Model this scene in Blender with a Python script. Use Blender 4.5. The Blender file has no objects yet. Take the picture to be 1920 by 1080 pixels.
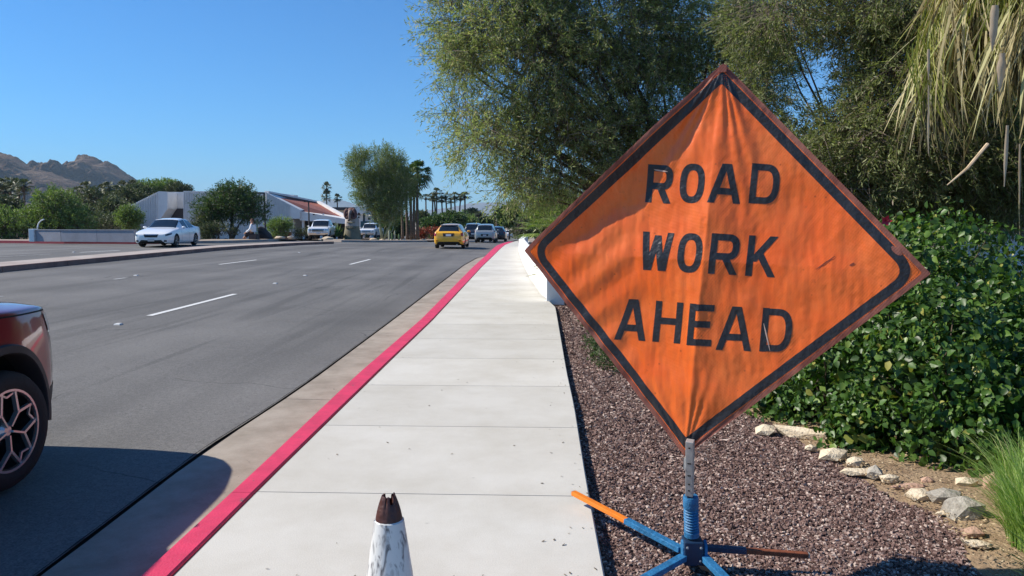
import bpy, bmesh, math, random
import numpy as np
from mathutils import Vector, Matrix, noise as mnoise
from mathutils.bvhtree import BVHTree
R = math.radians
SC = bpy.context.scene
COL = SC.collection
random.seed(7)
RNG = np.random.default_rng(11)

# ------------------------------------------------------------------ camera, sky, sun, exposure
F = 1400.0; PITCH = math.atan((540-415)/F); YAW = math.atan(53/F); CAMZ = 1.5
cam_d = bpy.data.cameras.new('camera'); cam = bpy.data.objects.new('camera', cam_d); COL.objects.link(cam)
cam_d.sensor_width = 36.0; cam_d.lens = F/1920*36; cam_d.clip_start = 0.05; cam_d.clip_end = 60000
cam.location = (0, 0, CAMZ)
cam.rotation_euler = (math.pi/2 - PITCH, 0, YAW)
SC.camera = cam
SUN_EL = R(39.5); SUN_AZ = R(-3.0)          # light travels towards +X, a little +Y
sdir = Vector((math.cos(SUN_EL)*math.cos(SUN_AZ), math.cos(SUN_EL)*math.sin(SUN_AZ), -math.sin(SUN_EL)))
sl = bpy.data.lights.new('sun', 'SUN'); sun = bpy.data.objects.new('sun', sl); COL.objects.link(sun)
sl.energy = 5.0; sl.angle = R(0.55); sl.color = (1.0, 0.925, 0.81)
sun.rotation_euler = sdir.to_track_quat('-Z', 'Y').to_euler()
world = bpy.data.worlds.new('World'); SC.world = world; world.use_nodes = True
wn = world.node_tree.nodes; wl = world.node_tree.links
for n in list(wn): wn.remove(n)
sky = wn.new('ShaderNodeTexSky'); sky.sky_type = 'NISHITA'; sky.sun_disc = False
sky.sun_elevation = SUN_EL
sd = -sdir
sky.sun_rotation = math.atan2(sd.x, sd.y)
sky.altitude = 100; sky.air_density = 1.0; sky.dust_density = 0.05; sky.ozone_density = 2.6
bg = wn.new('ShaderNodeBackground'); bg.inputs['Strength'].default_value = 0.074
wo = wn.new('ShaderNodeOutputWorld')
hs = wn.new('ShaderNodeMix'); hs.data_type = 'RGBA'; hs.blend_type = 'MULTIPLY'; hs.inputs[0].default_value = 1.0; hs.inputs[7].default_value = (0.325, 0.90, 1.42, 1)   # deep clean desert blue
wl.new(sky.outputs[0], hs.inputs[6]); wl.new(hs.outputs[2], bg.inputs[0]); wl.new(bg.outputs[0], wo.inputs[0])
SC.view_settings.view_transform = 'Standard'; SC.view_settings.look = 'None'
SC.view_settings.gamma = 1; SC.view_settings.use_curve_mapping = False
SC.view_settings.exposure = 0.52
SC.render.engine = 'CYCLES'
SC.cycles.max_bounces = 6; SC.cycles.transparent_max_bounces = 6
SC.cycles.volume_bounces = 0

# ------------------------------------------------------------------ places: how the ground lies
CM = cam.rotation_euler.to_matrix()
def ray(px, py):
    return CM @ Vector(((px-960)/F, (540-py)/F, -1))
def on_z(px, py, z):
    d = ray(px, py); t = (z-CAMZ)/d.z
    return Vector((d.x*t, d.y*t, z))
def at_y(px, py, Y):
    d = ray(px, py); t = Y/d.y
    return Vector((d.x*t, Y, CAMZ+d.z*t))
def ss(a, b, x):
    t = min(1, max(0, (x-a)/(b-a))); return t*t*(3-2*t)
def zl(Y):
    if Y < 35: return 0.0
    if Y < 60: return -0.016*(Y-35)**2/50
    if Y < 380: return -0.016*(Y-47.5)
    return -0.016*332.5
ROADZ = -0.135
def G(X, Y):
    c = 0.02*min(17.5, max(0, -2.47-X))*(1-ss(48, 85, Y))
    return ROADZ + c + zl(Y)
def gp(px, py, dz=0.0):
    lo, hi = 1.5, 900.0
    d = ray(px, py)
    def f(Y):
        t = Y/d.y; return CAMZ+d.z*t - (G(d.x*t, Y)+dz)
    if f(hi) > 0: return at_y(px, py, hi)
    for _ in range(60):
        m = (lo+hi)/2
        if f(m) > 0: lo = m
        else: hi = m
    return at_y(px, py, (lo+hi)/2)

# ------------------------------------------------------------------ object helpers
def tag(o, label=None, cat=None, group=None, kind=None):
    if label: o['label'] = label
    if cat: o['category'] = cat
    if group: o['group'] = group
    if kind: o['kind'] = kind
    return o
def empty(name, loc=(0, 0, 0), rz=0.0, label=None, cat=None, group=None):
    o = bpy.data.objects.new(name, None); COL.objects.link(o)
    o.location = loc; o.rotation_euler = (0, 0, rz); o.empty_display_size = 0.2
    return tag(o, label, cat, group)
def link(name, me, parent=None, smooth=False):
    o = bpy.data.objects.new(name, me); COL.objects.link(o)
    if parent is not None: o.parent = parent
    if smooth: me.shade_smooth()
    return o
def copy_tree(o, parent=None, loc=None, rz=None, sc=None, label=None, group=None):
    c = o.copy(); COL.objects.link(c)
    if parent is not None: c.parent = parent
    for ch in [x for x in o.children]: copy_tree(ch, c)
    if loc is not None: c.location = loc
    if rz is not None: c.rotation_euler = (0, 0, rz)
    if sc is not None: c.scale = sc if hasattr(sc, '__len__') else (sc, sc, sc)
    if label: c['label'] = label
    if group: c['group'] = group
    return c
class MB:
    def __init__(s): s.v = []; s.f = []; s.m = []
    def add(s, vs, fs, mi=0):
        b = len(s.v); s.v += [tuple(v) for v in vs]
        for f in fs: s.f.append(tuple(b+i for i in f)); s.m.append(mi)
        return s
    def box(s, c, size, rot=None, mi=0, taper=1.0):
        x, y, z = size[0]/2, size[1]/2, size[2]/2
        vs = [Vector((sx*x*(taper if sz > 0 else 1), sy*y*(taper if sz > 0 else 1), sz*z)) for sz in (-1, 1) for sy in (-1, 1) for sx in (-1, 1)]
        if rot is not None: vs = [rot @ v for v in vs]
        c = Vector(c); vs = [v+c for v in vs]
        return s.add(vs, [(0, 2, 3, 1), (4, 5, 7, 6), (0, 1, 5, 4), (2, 6, 7, 3), (0, 4, 6, 2), (1, 3, 7, 5)], mi)
    def bar(s, a, b, w, h, mi=0, up=(0, 0, 1)):
        a = Vector(a); b = Vector(b); d = (b-a); L = d.length; d.normalize()
        u = Vector(up); sx = d.cross(u)
        if sx.length < 1e-4: sx = Vector((1, 0, 0))
        sx.normalize(); uz = sx.cross(d)
        M = Matrix((d, sx, uz)).transposed()
        return s.box((a+b)/2, (L, w, h), M, mi)
    def tube(s, path, rad, n=8, mi=0, cap=True):
        P = [Vector(p) for p in path]
        if not hasattr(rad, '__len__'): rad = [rad]*len(P)
        base = len(s.v); prev = None
        for i, p in enumerate(P):
            d = (P[min(i+1, len(P)-1)]-P[max(i-1, 0)]).normalized()
            if prev is None:
                ax = d.orthogonal().normalized()
            else:
                ax = (prev - d*prev.dot(d)).normalized()
            prev = ax; by = d.cross(ax)
            for k in range(n):
                a = 2*math.pi*k/n
                s.v.append(tuple(p+(ax*math.cos(a)+by*math.sin(a))*rad[i]))
        for i in range(len(P)-1):
            for k in range(n):
                k2 = (k+1) % n
                s.f.append((base+i*n+k, base+i*n+k2, base+(i+1)*n+k2, base+(i+1)*n+k)); s.m.append(mi)
        if cap:
            s.f.append(tuple(base+k for k in range(n))[::-1]); s.m.append(mi)
            s.f.append(tuple(base+(len(P)-1)*n+k for k in range(n))); s.m.append(mi)
        return s
    def lathe(s, prof, n=24, mi=0, M=None, cap=False):
        base = len(s.v)
        for (r, z) in prof:
            for k in range(n):
                a = 2*math.pi*k/n; v = Vector((r*math.cos(a), r*math.sin(a), z))
                s.v.append(tuple(M @ v) if M is not None else tuple(v))
        for i in range(len(prof)-1):
            for k in range(n):
                k2 = (k+1) % n
                s.f.append((base+i*n+k, base+i*n+k2, base+(i+1)*n+k2, base+(i+1)*n+k)); s.m.append(mi)
        if cap:
            s.f.append(tuple(base+k for k in range(n))[::-1]); s.m.append(mi)
            s.f.append(tuple(base+(len(prof)-1)*n+k for k in range(n))); s.m.append(mi)
        return s
    def grid(s, rows, mi=0, flip=False):
        b = len(s.v); n = len(rows[0])
        for r in rows: s.v += [tuple(v) for v in r]
        for i in range(len(rows)-1):
            for j in range(n-1):
                q = (b+i*n+j, b+i*n+j+1, b+(i+1)*n+j+1, b+(i+1)*n+j)
                s.f.append(q[::-1] if flip else q); s.m.append(mi)
        return s
    def prism(s, poly, ext, mi=0):
        n = len(poly); e = Vector(ext)
        a = [Vector(p) for p in poly]; b = [p+e for p in a]
        fs = [tuple(range(n))[::-1], tuple(range(n, 2*n))]
        for i in range(n):
            j = (i+1) % n; fs.append((i, j, n+j, n+i))
        return s.add(a+b, fs, mi)
    def mesh(s, name, mats):
        me = bpy.data.meshes.new(name); me.from_pydata(s.v, [], s.f)
        if not isinstance(mats, (list, tuple)): mats = [mats]
        for m in mats: me.materials.append(m)
        if len(mats) > 1: me.polygons.foreach_set('material_index', s.m)
        me.update(); return me
    def build(s, name, mats, parent=None, smooth=False, bevel=0.0, sharp=None):
        me = s.mesh(name, mats)
        if bevel:
            bm = bmesh.new(); bm.from_mesh(me)
            bmesh.ops.bevel(bm, geom=bm.edges[:], offset=bevel, segments=2, affect='EDGES', profile=0.6)
            bm.to_mesh(me); bm.free()
        if smooth:
            me.shade_smooth()
            if sharp: me.set_sharp_from_angle(angle=R(sharp))
        return link(name, me, parent)
def np_mesh(name, V, faces_per, k, mat, flat=False):
    """V: (N, nv, 3); faces_per: list of faces of k corners within one piece."""
    N, nv, _ = V.shape
    me = bpy.data.meshes.new(name)
    fp = np.array(faces_per, dtype=np.int32); nf = len(fp)
    me.vertices.add(N*nv); me.vertices.foreach_set('co', V.reshape(-1).astype(np.float32))
    idx = (fp[None, :, :] + (np.arange(N, dtype=np.int32)*nv)[:, None, None]).reshape(-1)
    me.loops.add(len(idx)); me.loops.foreach_set('vertex_index', idx)
    me.polygons.add(N*nf)
    me.polygons.foreach_set('loop_start', np.arange(0, N*nf*k, k, dtype=np.int32))
    me.polygons.foreach_set('loop_total', np.full(N*nf, k, dtype=np.int32))
    me.materials.append(mat); me.update(calc_edges=True); me.validate()
    if flat: me.shade_flat()
    return me

# ------------------------------------------------------------------ materials
def new_mat(name):
    m = bpy.data.materials.new(name); m.use_nodes = True
    return m, m.node_tree.nodes, m.node_tree.links, m.node_tree.nodes['Principled BSDF']
def mat(name, col, rough=0.7, metal=0.0, var=0.0, scale=8.0, bump=0.0, bscale=40.0, spec=0.5, coat=0.0, col2=None, detail=5, stretch=None):
    m, N, L, P = new_mat(name)
    P.inputs['Base Color'].default_value = (*col, 1); P.inputs['Roughness'].default_value = rough
    P.inputs['Metallic'].default_value = metal; P.inputs['Specular IOR Level'].default_value = spec
    if coat: P.inputs['Coat Weight'].default_value = coat; P.inputs['Coat Roughness'].default_value = 0.04
    tc = N.new('ShaderNodeTexCoord'); src = tc.outputs['Object']
    if stretch:
        mp = N.new('ShaderNodeMapping'); mp.inputs['Scale'].default_value = stretch; L.new(src, mp.inputs[0]); src = mp.outputs[0]
    if var or col2:
        nz = N.new('ShaderNodeTexNoise'); nz.inputs['Scale'].default_value = scale; nz.inputs['Detail'].default_value = detail; nz.inputs['Roughness'].default_value = 0.65
        L.new(src, nz.inputs['Vector'])
        rp = N.new('ShaderNodeValToRGB'); L.new(nz.outputs['Fac'], rp.inputs[0])
        c2 = col2 if col2 else tuple(c*(1+var) for c in col); c1 = col if col2 else tuple(c*(1-var) for c in col)
        rp.color_ramp.elements[0].position = 0.3; rp.color_ramp.elements[1].position = 0.7
        rp.color_ramp.elements[0].color = (*c1, 1); rp.color_ramp.elements[1].color = (*c2, 1)
        L.new(rp.outputs[0], P.inputs['Base Color'])
    if bump:
        nb = N.new('ShaderNodeTexNoise'); nb.inputs['Scale'].default_value = bscale; nb.inputs['Detail'].default_value = 4
        L.new(src, nb.inputs['Vector'])
        bp = N.new('ShaderNodeBump'); bp.inputs['Strength'].default_value = bump; bp.inputs['Distance'].default_value = 0.02
        L.new(nb.outputs['Fac'], bp.inputs['Height']); L.new(bp.outputs[0], P.inputs['Normal'])
    return m
def leafmat(name, stops, rough=0.55, trans=0.35, tint=(1.3, 1.5, 0.6), spec=0.4):
    """colours picked per leaf"""
    m, N, L, P = new_mat(name)
    g = N.new('ShaderNodeNewGeometry'); rp = N.new('ShaderNodeValToRGB')
    L.new(g.outputs['Random Per Island'], rp.inputs[0])
    el = rp.color_ramp.elements
    while len(el) < len(stops): el.new(0.5)
    for e, (p, c) in zip(el, stops): e.position = p; e.color = (*c, 1)
    L.new(rp.outputs[0], P.inputs['Base Color']); P.inputs['Roughness'].default_value = rough; P.inputs['Specular IOR Level'].default_value = spec
    if trans:
        T = N.new('ShaderNodeBsdfTranslucent'); mx = N.new('ShaderNodeMixShader'); mx.inputs[0].default_value = trans
        mu = N.new('ShaderNodeMix'); mu.data_type = 'RGBA'; mu.blend_type = 'MULTIPLY'; mu.inputs[0].default_value = 1
        L.new(rp.outputs[0], mu.inputs[6]); mu.inputs[7].default_value = (*tint, 1)
        L.new(mu.outputs[2], T.inputs[0]); L.new(P.outputs[0], mx.inputs[1]); L.new(T.outputs[0], mx.inputs[2])
        L.new(mx.outputs[0], N['Material Output'].inputs[0])
    return m
M = {}
def road_mat(name, base, seedoff=0.0, tracks=True):
    m, N, L, P = new_mat(name)
    tc = N.new('ShaderNodeTexCoord'); mp = N.new('ShaderNodeMapping'); L.new(tc.outputs['Object'], mp.inputs[0])
    mp.inputs['Scale'].default_value = (1, 0.06, 1); mp.inputs['Location'].default_value = (seedoff, 0, 0)
    n1 = N.new('ShaderNodeTexNoise'); n1.inputs['Scale'].default_value = 0.9; n1.inputs['Detail'].default_value = 3; L.new(mp.outputs[0], n1.inputs['Vector'])
    n2 = N.new('ShaderNodeTexNoise'); n2.inputs['Scale'].default_value = 0.35; n2.inputs['Detail'].default_value = 6; L.new(tc.outputs['Object'], n2.inputs['Vector'])
    n3 = N.new('ShaderNodeTexNoise'); n3.inputs['Scale'].default_value = 90; n3.inputs['Detail'].default_value = 3; L.new(tc.outputs['Object'], n3.inputs['Vector'])
    r1 = N.new('ShaderNodeValToRGB'); L.new(n1.outputs['Fac'], r1.inputs[0])
    r1.color_ramp.elements[0].position = 0.35; r1.color_ramp.elements[1].position = 0.68
    r1.color_ramp.elements[0].color = (*[c*0.8 for c in base], 1); r1.color_ramp.elements[1].color = (*[c*1.2 for c in base], 1)
    def mul(a, b, f):
        x = N.new('ShaderNodeMix'); x.data_type = 'RGBA'; x.blend_type = 'MULTIPLY'; x.inputs[0].default_value = f
        L.new(a, x.inputs[6]); L.new(b, x.inputs[7]); return x.outputs[2]
    def ramp(src, a, b, ca, cb):
        r = N.new('ShaderNodeValToRGB'); L.new(src, r.inputs[0])
        r.color_ramp.elements[0].position = a; r.color_ramp.elements[1].position = b
        r.color_ramp.elements[0].color = (ca, ca, ca, 1); r.color_ramp.elements[1].color = (cb, cb, cb, 1); return r.outputs[0]
    c = mul(r1.outputs[0], ramp(n2.outputs['Fac'], 0.35, 0.65, 0.82, 1.12), 1)
    c = mul(c, ramp(n3.outputs['Fac'], 0.3, 0.72, 0.62, 1.35), 0.8)
    n4 = N.new('ShaderNodeTexNoise'); n4.inputs['Scale'].default_value = 24; n4.inputs['Detail'].default_value = 6; n4.inputs['Roughness'].default_value = 0.8; L.new(tc.outputs['Object'], n4.inputs['Vector'])
    c = mul(c, ramp(n4.outputs['Fac'], 0.38, 0.62, 0.80, 1.14), 0.9)
    n5 = N.new('ShaderNodeTexNoise'); n5.inputs['Scale'].default_value = 1.3; n5.inputs['Detail'].default_value = 7; n5.inputs['Distortion'].default_value = 1.5; L.new(mp.outputs[0], n5.inputs['Vector'])
    c = mul(c, ramp(n5.outputs['Fac'], 0.56, 0.66, 1.0, 0.78), 1)
    # cracks: thin wavering lines of dark tar
    nd = N.new('ShaderNodeTexNoise'); nd.inputs['Scale'].default_value = 1.7; nd.inputs['Detail'].default_value = 5; L.new(tc.outputs['Object'], nd.inputs['Vector'])
    mxv = N.new('ShaderNodeMix'); mxv.data_type = 'RGBA'; mxv.inputs[0].default_value = 0.25
    L.new(tc.outputs['Object'], mxv.inputs[6]); L.new(nd.outputs['Color'], mxv.inputs[7])
    vo = N.new('ShaderNodeTexVoronoi'); vo.feature = 'DISTANCE_TO_EDGE'; vo.inputs['Scale'].default_value = 0.45; L.new(mxv.outputs[2], vo.inputs['Vector'])
    ng = N.new('ShaderNodeTexNoise'); ng.inputs['Scale'].default_value = 0.5; L.new(tc.outputs['Object'], ng.inputs['Vector'])
    cr = ramp(vo.outputs['Distance'], 0.0015, 0.0035, 0.0, 1.0)
    gate = ramp(ng.outputs['Fac'], 0.5, 0.58, 1.0, 0.0)
    ad = N.new('ShaderNodeMath'); ad.operation = 'MAXIMUM'; L.new(cr, ad.inputs[0]); L.new(gate, ad.inputs[1])
    cb = N.new('ShaderNodeMapRange'); L.new(ad.outputs[0], cb.inputs[0]); cb.inputs[3].default_value = 0.45; cb.inputs[4].default_value = 1.0
    c = mul(c, cb.outputs[0], 1)
    L.new(c, P.inputs['Base Color']); P.inputs['Roughness'].default_value = 0.82; P.inputs['Specular IOR Level'].default_value = 0.35
    bp = N.new('ShaderNodeBump'); bp.inputs['Strength'].default_value = 0.5; bp.inputs['Distance'].default_value = 0.006
    L.new(n3.outputs['Fac'], bp.inputs['Height']); L.new(bp.outputs[0], P.inputs['Normal'])
    return m
def concrete_mat(name, base, dirt, amount=0.5, scale=2.0, spots=0.0):
    m, N, L, P = new_mat(name)
    tc = N.new('ShaderNodeTexCoord'); g = N.new('ShaderNodeNewGeometry')
    n1 = N.new('ShaderNodeTexNoise'); n1.inputs['Scale'].default_value = scale; n1.inputs['Detail'].default_value = 8; n1.inputs['Roughness'].default_value = 0.7
    L.new(g.outputs['Position'], n1.inputs['Vector'])
    n2 = N.new('ShaderNodeTexNoise'); n2.inputs['Scale'].default_value = 150; n2.inputs['Detail'].default_value = 2; L.new(g.outputs['Position'], n2.inputs['Vector'])
    r = N.new('ShaderNodeValToRGB'); L.new(n1.outputs['Fac'], r.inputs[0])
    r.color_ramp.elements[0].position = 0.36; r.color_ramp.elements[1].position = 0.62
    r.color_ramp.elements[0].color = (*[a*(1-amount)+b*amount for a, b in zip(base, dirt)], 1); r.color_ramp.elements[1].color = (*base, 1)
    x = N.new('ShaderNodeMix'); x.data_type = 'RGBA'; x.blend_type = 'MULTIPLY'; x.inputs[0].default_value = 0.5
    r2 = N.new('ShaderNodeValToRGB'); L.new(n2.outputs['Fac'], r2.inputs[0])
    r2.color_ramp.elements[0].position = 0.3; r2.color_ramp.elements[1].position = 0.6
    r2.color_ramp.elements[0].color = (0.8, 0.8, 0.8, 1)
    L.new(r.outputs[0], x.inputs[6]); L.new(r2.outputs[0], x.inputs[7]); out = x.outputs[2]
    if spots:
        vo = N.new('ShaderNodeTexVoronoi'); vo.inputs['Scale'].default_value = 3.5; L.new(g.outputs['Position'], vo.inputs['Vector'])
        rs = N.new('ShaderNodeValToRGB'); L.new(vo.outputs['Distance'], rs.inputs[0])
        rs.color_ramp.elements[0].position = 0.02; rs.color_ramp.elements[1].position = 0.05
        rs.color_ramp.elements[0].color = (1-spots, 1-spots, 1-spots, 1)
        y = N.new('ShaderNodeMix'); y.data_type = 'RGBA'; y.blend_type = 'MULTIPLY'; y.inputs[0].default_value = 1
        L.new(out, y.inputs[6]); L.new(rs.outputs[0], y.inputs[7]); out = y.outputs[2]
    oi = N.new('ShaderNodeObjectInfo'); mr = N.new('ShaderNodeMapRange'); L.new(oi.outputs['Random'], mr.inputs[0]); mr.inputs[3].default_value = 0.94; mr.inputs[4].default_value = 1.03
    z = N.new('ShaderNodeMix'); z.data_type = 'RGBA'; z.blend_type = 'MULTIPLY'; z.inputs[0].default_value = 1
    L.new(out, z.inputs[6]); L.new(mr.outputs[0], z.inputs[7])
    L.new(z.outputs[2], P.inputs['Base Color']); P.inputs['Roughness'].default_value = 0.85; P.inputs['Specular IOR Level'].default_value = 0.3
    bp = N.new('ShaderNodeBump'); bp.inputs['Strength'].default_value = 0.25; bp.inputs['Distance'].default_value = 0.004
    L.new(n2.outputs['Fac'], bp.inputs['Height']); L.new(bp.outputs[0], P.inputs['Normal'])
    return m
M['asphalt'] = road_mat('asphalt', (0.136, 0.131, 0.124))
M['walk'] = concrete_mat('pale_concrete', (0.575, 0.555, 0.505), (0.43, 0.40, 0.34), 0.55, 1.1, 0.2)
M['gutter'] = concrete_mat('stained_concrete', (0.38, 0.33, 0.272), (0.25, 0.21, 0.165), 0.9, 2.2, 0.3)
M['median'] = concrete_mat('median_concrete', (0.42, 0.37, 0.33), (0.28, 0.22, 0.19), 0.7, 1.0)
M['kerbred'] = mat('red_kerb_paint', (0.60, 0.03, 0.09), 0.6, var=0.18, scale=5, bump=0.15, bscale=90)
_N = M['kerbred'].node_tree.nodes; _L = M['kerbred'].node_tree.links; _P = _N['Principled BSDF']; _src = _P.inputs['Base Color'].links[0].from_socket
_g = _N.new('ShaderNodeNewGeometry'); _n = _N.new('ShaderNodeTexNoise'); _n.inputs['Scale'].default_value = 11; _n.inputs['Detail'].default_value = 9; _n.inputs['Roughness'].default_value = 0.75; _L.new(_g.outputs['Position'], _n.inputs['Vector'])
_r = _N.new('ShaderNodeValToRGB'); _L.new(_n.outputs['Fac'], _r.inputs[0]); _r.color_ramp.elements[0].position = 0.615; _r.color_ramp.elements[1].position = 0.64
_x = _N.new('ShaderNodeMix'); _x.data_type = 'RGBA'; _L.new(_r.outputs[0], _x.inputs[0]); _L.new(_src, _x.inputs[6]); _x.inputs[7].default_value = (0.17, 0.10, 0.09, 1); _L.new(_x.outputs[2], _P.inputs['Base Color'])
M['kerbredfar'] = mat('faded_red_kerb_paint', (0.30, 0.035, 0.05), 0.7, var=0.2, scale=5)
M['kerbbrown'] = mat('worn_brown_kerb', (0.16, 0.085, 0.065), 0.85, col2=(0.30, 0.2, 0.16), scale=1.2)
M['white'] = mat('white_road_paint', (0.62, 0.62, 0.60), 0.7, var=0.12, scale=14)
M['whitefaint'] = mat('worn_road_paint', (0.22, 0.22, 0.22), 0.8, col2=(0.42, 0.42, 0.41), scale=9)
M['dark'] = mat('dark_gap', (0.012, 0.011, 0.010), 0.95)
M['black'] = mat('black_plastic', (0.012, 0.012, 0.013), 0.55)
M['gravelbase'] = mat('gravel_bed', (0.10, 0.07, 0.06), 0.95, col2=(0.20, 0.14, 0.12), scale=70, bump=1.0, bscale=90)
M['soil'] = mat('sandy_soil', (0.20, 0.13, 0.075), 0.95, col2=(0.36, 0.26, 0.16), scale=9, bump=0.8, bscale=50)
M['desert'] = mat('desert_ground', (0.26, 0.20, 0.15), 0.95, col2=(0.36, 0.29, 0.22), scale=0.4)
M['wallwhite'] = mat('white_stucco', (0.78, 0.78, 0.77), 0.85, var=0.04, scale=3, bump=0.3, bscale=60)
M['wallgrey'] = mat('grey_low_wall', (0.26, 0.26, 0.29), 0.85, var=0.15, scale=1.2)
M['galv'] = mat('galvanised_steel', (0.42, 0.42, 0.41), 0.5, metal=0.5, var=0.15, scale=30)
M['blue'] = mat('blue_paint', (0.02, 0.14, 0.30), 0.55, var=0.35, scale=22, bump=0.3, bscale=60)
M['blued'] = mat('dark_blue_metal', (0.01, 0.03, 0.07), 0.45, var=0.3, scale=18)
M['orangep'] = mat('orange_paint', (0.75, 0.20, 0.015), 0.5, var=0.15, scale=20)
M['rust'] = mat('rusty_brown_paint', (0.18, 0.05, 0.02), 0.7, var=0.4, scale=30)
M['trunk'] = mat('tree_bark', (0.10, 0.075, 0.055), 0.95, var=0.4, scale=9, bump=1.0, bscale=20)
M['palmtrunk'] = mat('palm_bark', (0.13, 0.095, 0.07), 0.95, var=0.45, scale=5, bump=1.0, bscale=9)
M['paletrunk'] = mat('pale_green_bark', (0.30, 0.32, 0.19), 0.8, var=0.2, scale=4)
M['twig'] = mat('grey_brown_twig', (0.13, 0.10, 0.08), 0.9)
# ------------------------------------------------------------------ ground, road, kerbs, pavement
def edge_fn(pts, z0, ylo=-6.0, yhi=400.0):
    W = []
    for p in pts:
        lo, hi = 1.5, 300
        d = ray(*p)
        for _ in range(50):
            m_ = (lo+hi)/2; t = m_/d.y
            if CAMZ+d.z*t > zl(m_)+z0: lo = m_
            else: hi = m_
        q = at_y(p[0], p[1], lo); W.append((q.y, q.x))
    W.sort()
    ys = [w[0] for w in W]; xs = [w[1] for w in W]
    sl0 = (xs[2]-xs[0])/(ys[2]-ys[0]); sl1 = -0.004
    ys = [ylo]+ys+[yhi]; xs = [xs[0]+sl0*(ylo-ys[1])]+xs+[xs[-1]+sl1*(yhi-ys[-1])]
    return lambda y: float(np.interp(y, ys, xs))
X_in = edge_fn([(318, 1080), (500, 898.6), (589, 812.5), (725, 680.5), (809.7, 600), (903, 500), (925, 479), (946, 459.5)], 0)
X_red = edge_fn([(262, 1080), (500, 861), (666.7, 704), (787.5, 600), (887, 500), (910, 479.6), (932, 460)], 0)
X_gut = edge_fn([(73.6, 1080), (382.7, 844), (500, 770), (591.7, 707), (736, 600), (800, 551), (869, 498), (894, 484), (910, 480.3)], ROADZ)
X_rt = edge_fn([(1134.8, 1080), (1100.7, 902), (1077.6, 760), (1064, 700), (1042, 576), (1016, 551), (998, 525), (983, 496), (975, 474)], 0)
def frange(a, b, s):
    r = []; 
    while a < b: r.append(a); a += s
    return r+[b]
YS = frange(-5, 60, 0.69) + frange(62, 390, 8)

# the broad ground sheet, below everything
gx = [-9000, -4000, -1500, -600, -300, -150, -80, -60, -40, -30, -24, -20, -16, -10, -5, -2.5, 0, 3, 8, 20, 60, 200, 800, 3000, 9000]
gy = [-300, -60, -5, 5, 15, 25, 35, 42, 50, 60, 70, 85, 110, 150, 200, 300, 380, 600, 1200, 3000, 8000, 16000, 25000]
mb = MB(); mb.grid([[(x, y, G(x, y)-0.14) for x in gx] for y in gy], flip=False)
tag(mb.build('ground', M['desert']), kind='structure')

def gut_x(y): return min(X_gut(y), X_red(y)-0.02) if y < 36 else X_red(y)-0.02
# asphalt: one sheet from our gutter to the far left
rows = []
for y in YS:
    xr = gut_x(y)-0.022
    xs = [xr, xr-0.4, xr-1.5, xr-3, -8, -10, -12, -14, -16, -18, -20, -23, -27, -32, -40, -50, -70]
    rows.append([(x, y, G(x, y)+(0.0 if i else -0.004)) for i, x in enumerate(xs)])
mb = MB(); mb.grid(rows, flip=True); tag(mb.build('road', M['asphalt']), kind='structure')
# tar joint between asphalt and gutter
mb = MB(); rows = []
rj = random.Random(3)
for y in frange(-5, 60, 0.25):
    xg = gut_x(y); w = 0.006+0.014*rj.random()
    rows.append([(xg+0.004, y, G(xg, y)-0.02), (xg-0.038-w, y, G(xg, y)-0.024)])
mb.grid(rows, flip=True)
tag(mb.build('road_joint', M['dark']), kind='structure')
mb = MB(); rows = []
for y in frange(-5, 37, 0.2):
    xg = gut_x(y); w = 0.022*rj.random()
    rows.append([(xg-0.02, y, G(xg, y)+0.0045), (xg-0.026-w*w*18, y, G(xg, y)+0.0045)])
mb.grid(rows, flip=True)
tag(mb.build('road_edge', M['dark']), kind='structure')

# gutter slabs, kerb pieces, pavement slabs: each one a piece with recessed joints
def strip_piece(fl, fr, y0, y1, zt, thick, gap=0.006, zfun=None, n=2):
    mb = MB(); a = y0+gap/2; b = y1-gap/2
    ys = [a+(b-a)*i/n for i in range(n+1)]
    top = []; 
    for y in ys:
        zL = zfun(fl(y), y) if zfun else zl(y)+zt; zR = zfun(fr(y), y) if zfun else zl(y)+zt
        xl, xr = fl(y), fr(y)
        c = 0.008
        top.append([(xl, y, zL-thick), (xl, y, zL-c), (xl+c, y, zL), (xr-c, y, zR), (xr, y, zR-c), (xr, y, zR-thick)])
    mb.grid(top, flip=False)
    # end faces
    for r, fl_ in ((top[0], False), (top[-1], True)):
        b0 = len(mb.v); mb.v += r; f = tuple(b0+i for i in range(6)); mb.f.append(f[::-1] if not fl_ else f); mb.m.append(0)
    return mb
J0 = 3.985; JS = 1.365
sw = MB(); rows = [[(X_in(y)+0.002, y, zl(y)-0.012), (X_rt(y)-0.004, y, zl(y)-0.012)] for y in YS if y < 90]
sw.grid(rows); sw = tag(sw.build('sidewalk', M['gutter']), kind='structure')
k = -6
while J0+JS*k < 70:
    y0 = J0+JS*k
    strip_piece(lambda y: X_in(y)+0.012, X_rt, y0, y0+JS, 0, 0.09, 0.007, n=3).build('slab', M['walk'], sw)
    k += 1
kb = MB(); kb.grid([[(X_red(y)-0.002, y, zl(y)-0.2), (X_red(y)+0.02, y, zl(y)-0.02), (X_in(y)-0.004, y, zl(y)-0.02)] for y in YS if y < 90])
kb = tag(kb.build('kerb', M['dark']), kind='structure')
y0 = J0-JS*4-0.02
while y0 < 66:
    strip_piece(X_red, lambda y: X_in(y)-0.002, y0, y0+JS*2, 0.003, 0.17, 0.004, n=4).build('kerb_stone', M['kerbred'], kb)
    y0 += JS*2
gt = MB(); gt.grid([[(gut_x(y)-0.004, y, G(gut_x(y), y)-0.022), (X_red(y), y, zl(y)+ROADZ-0.03)] for y in YS if y < 37])
gt = tag(gt.build('gutter', M['dark']), kind='structure')
y0 = J0-JS*4
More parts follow.
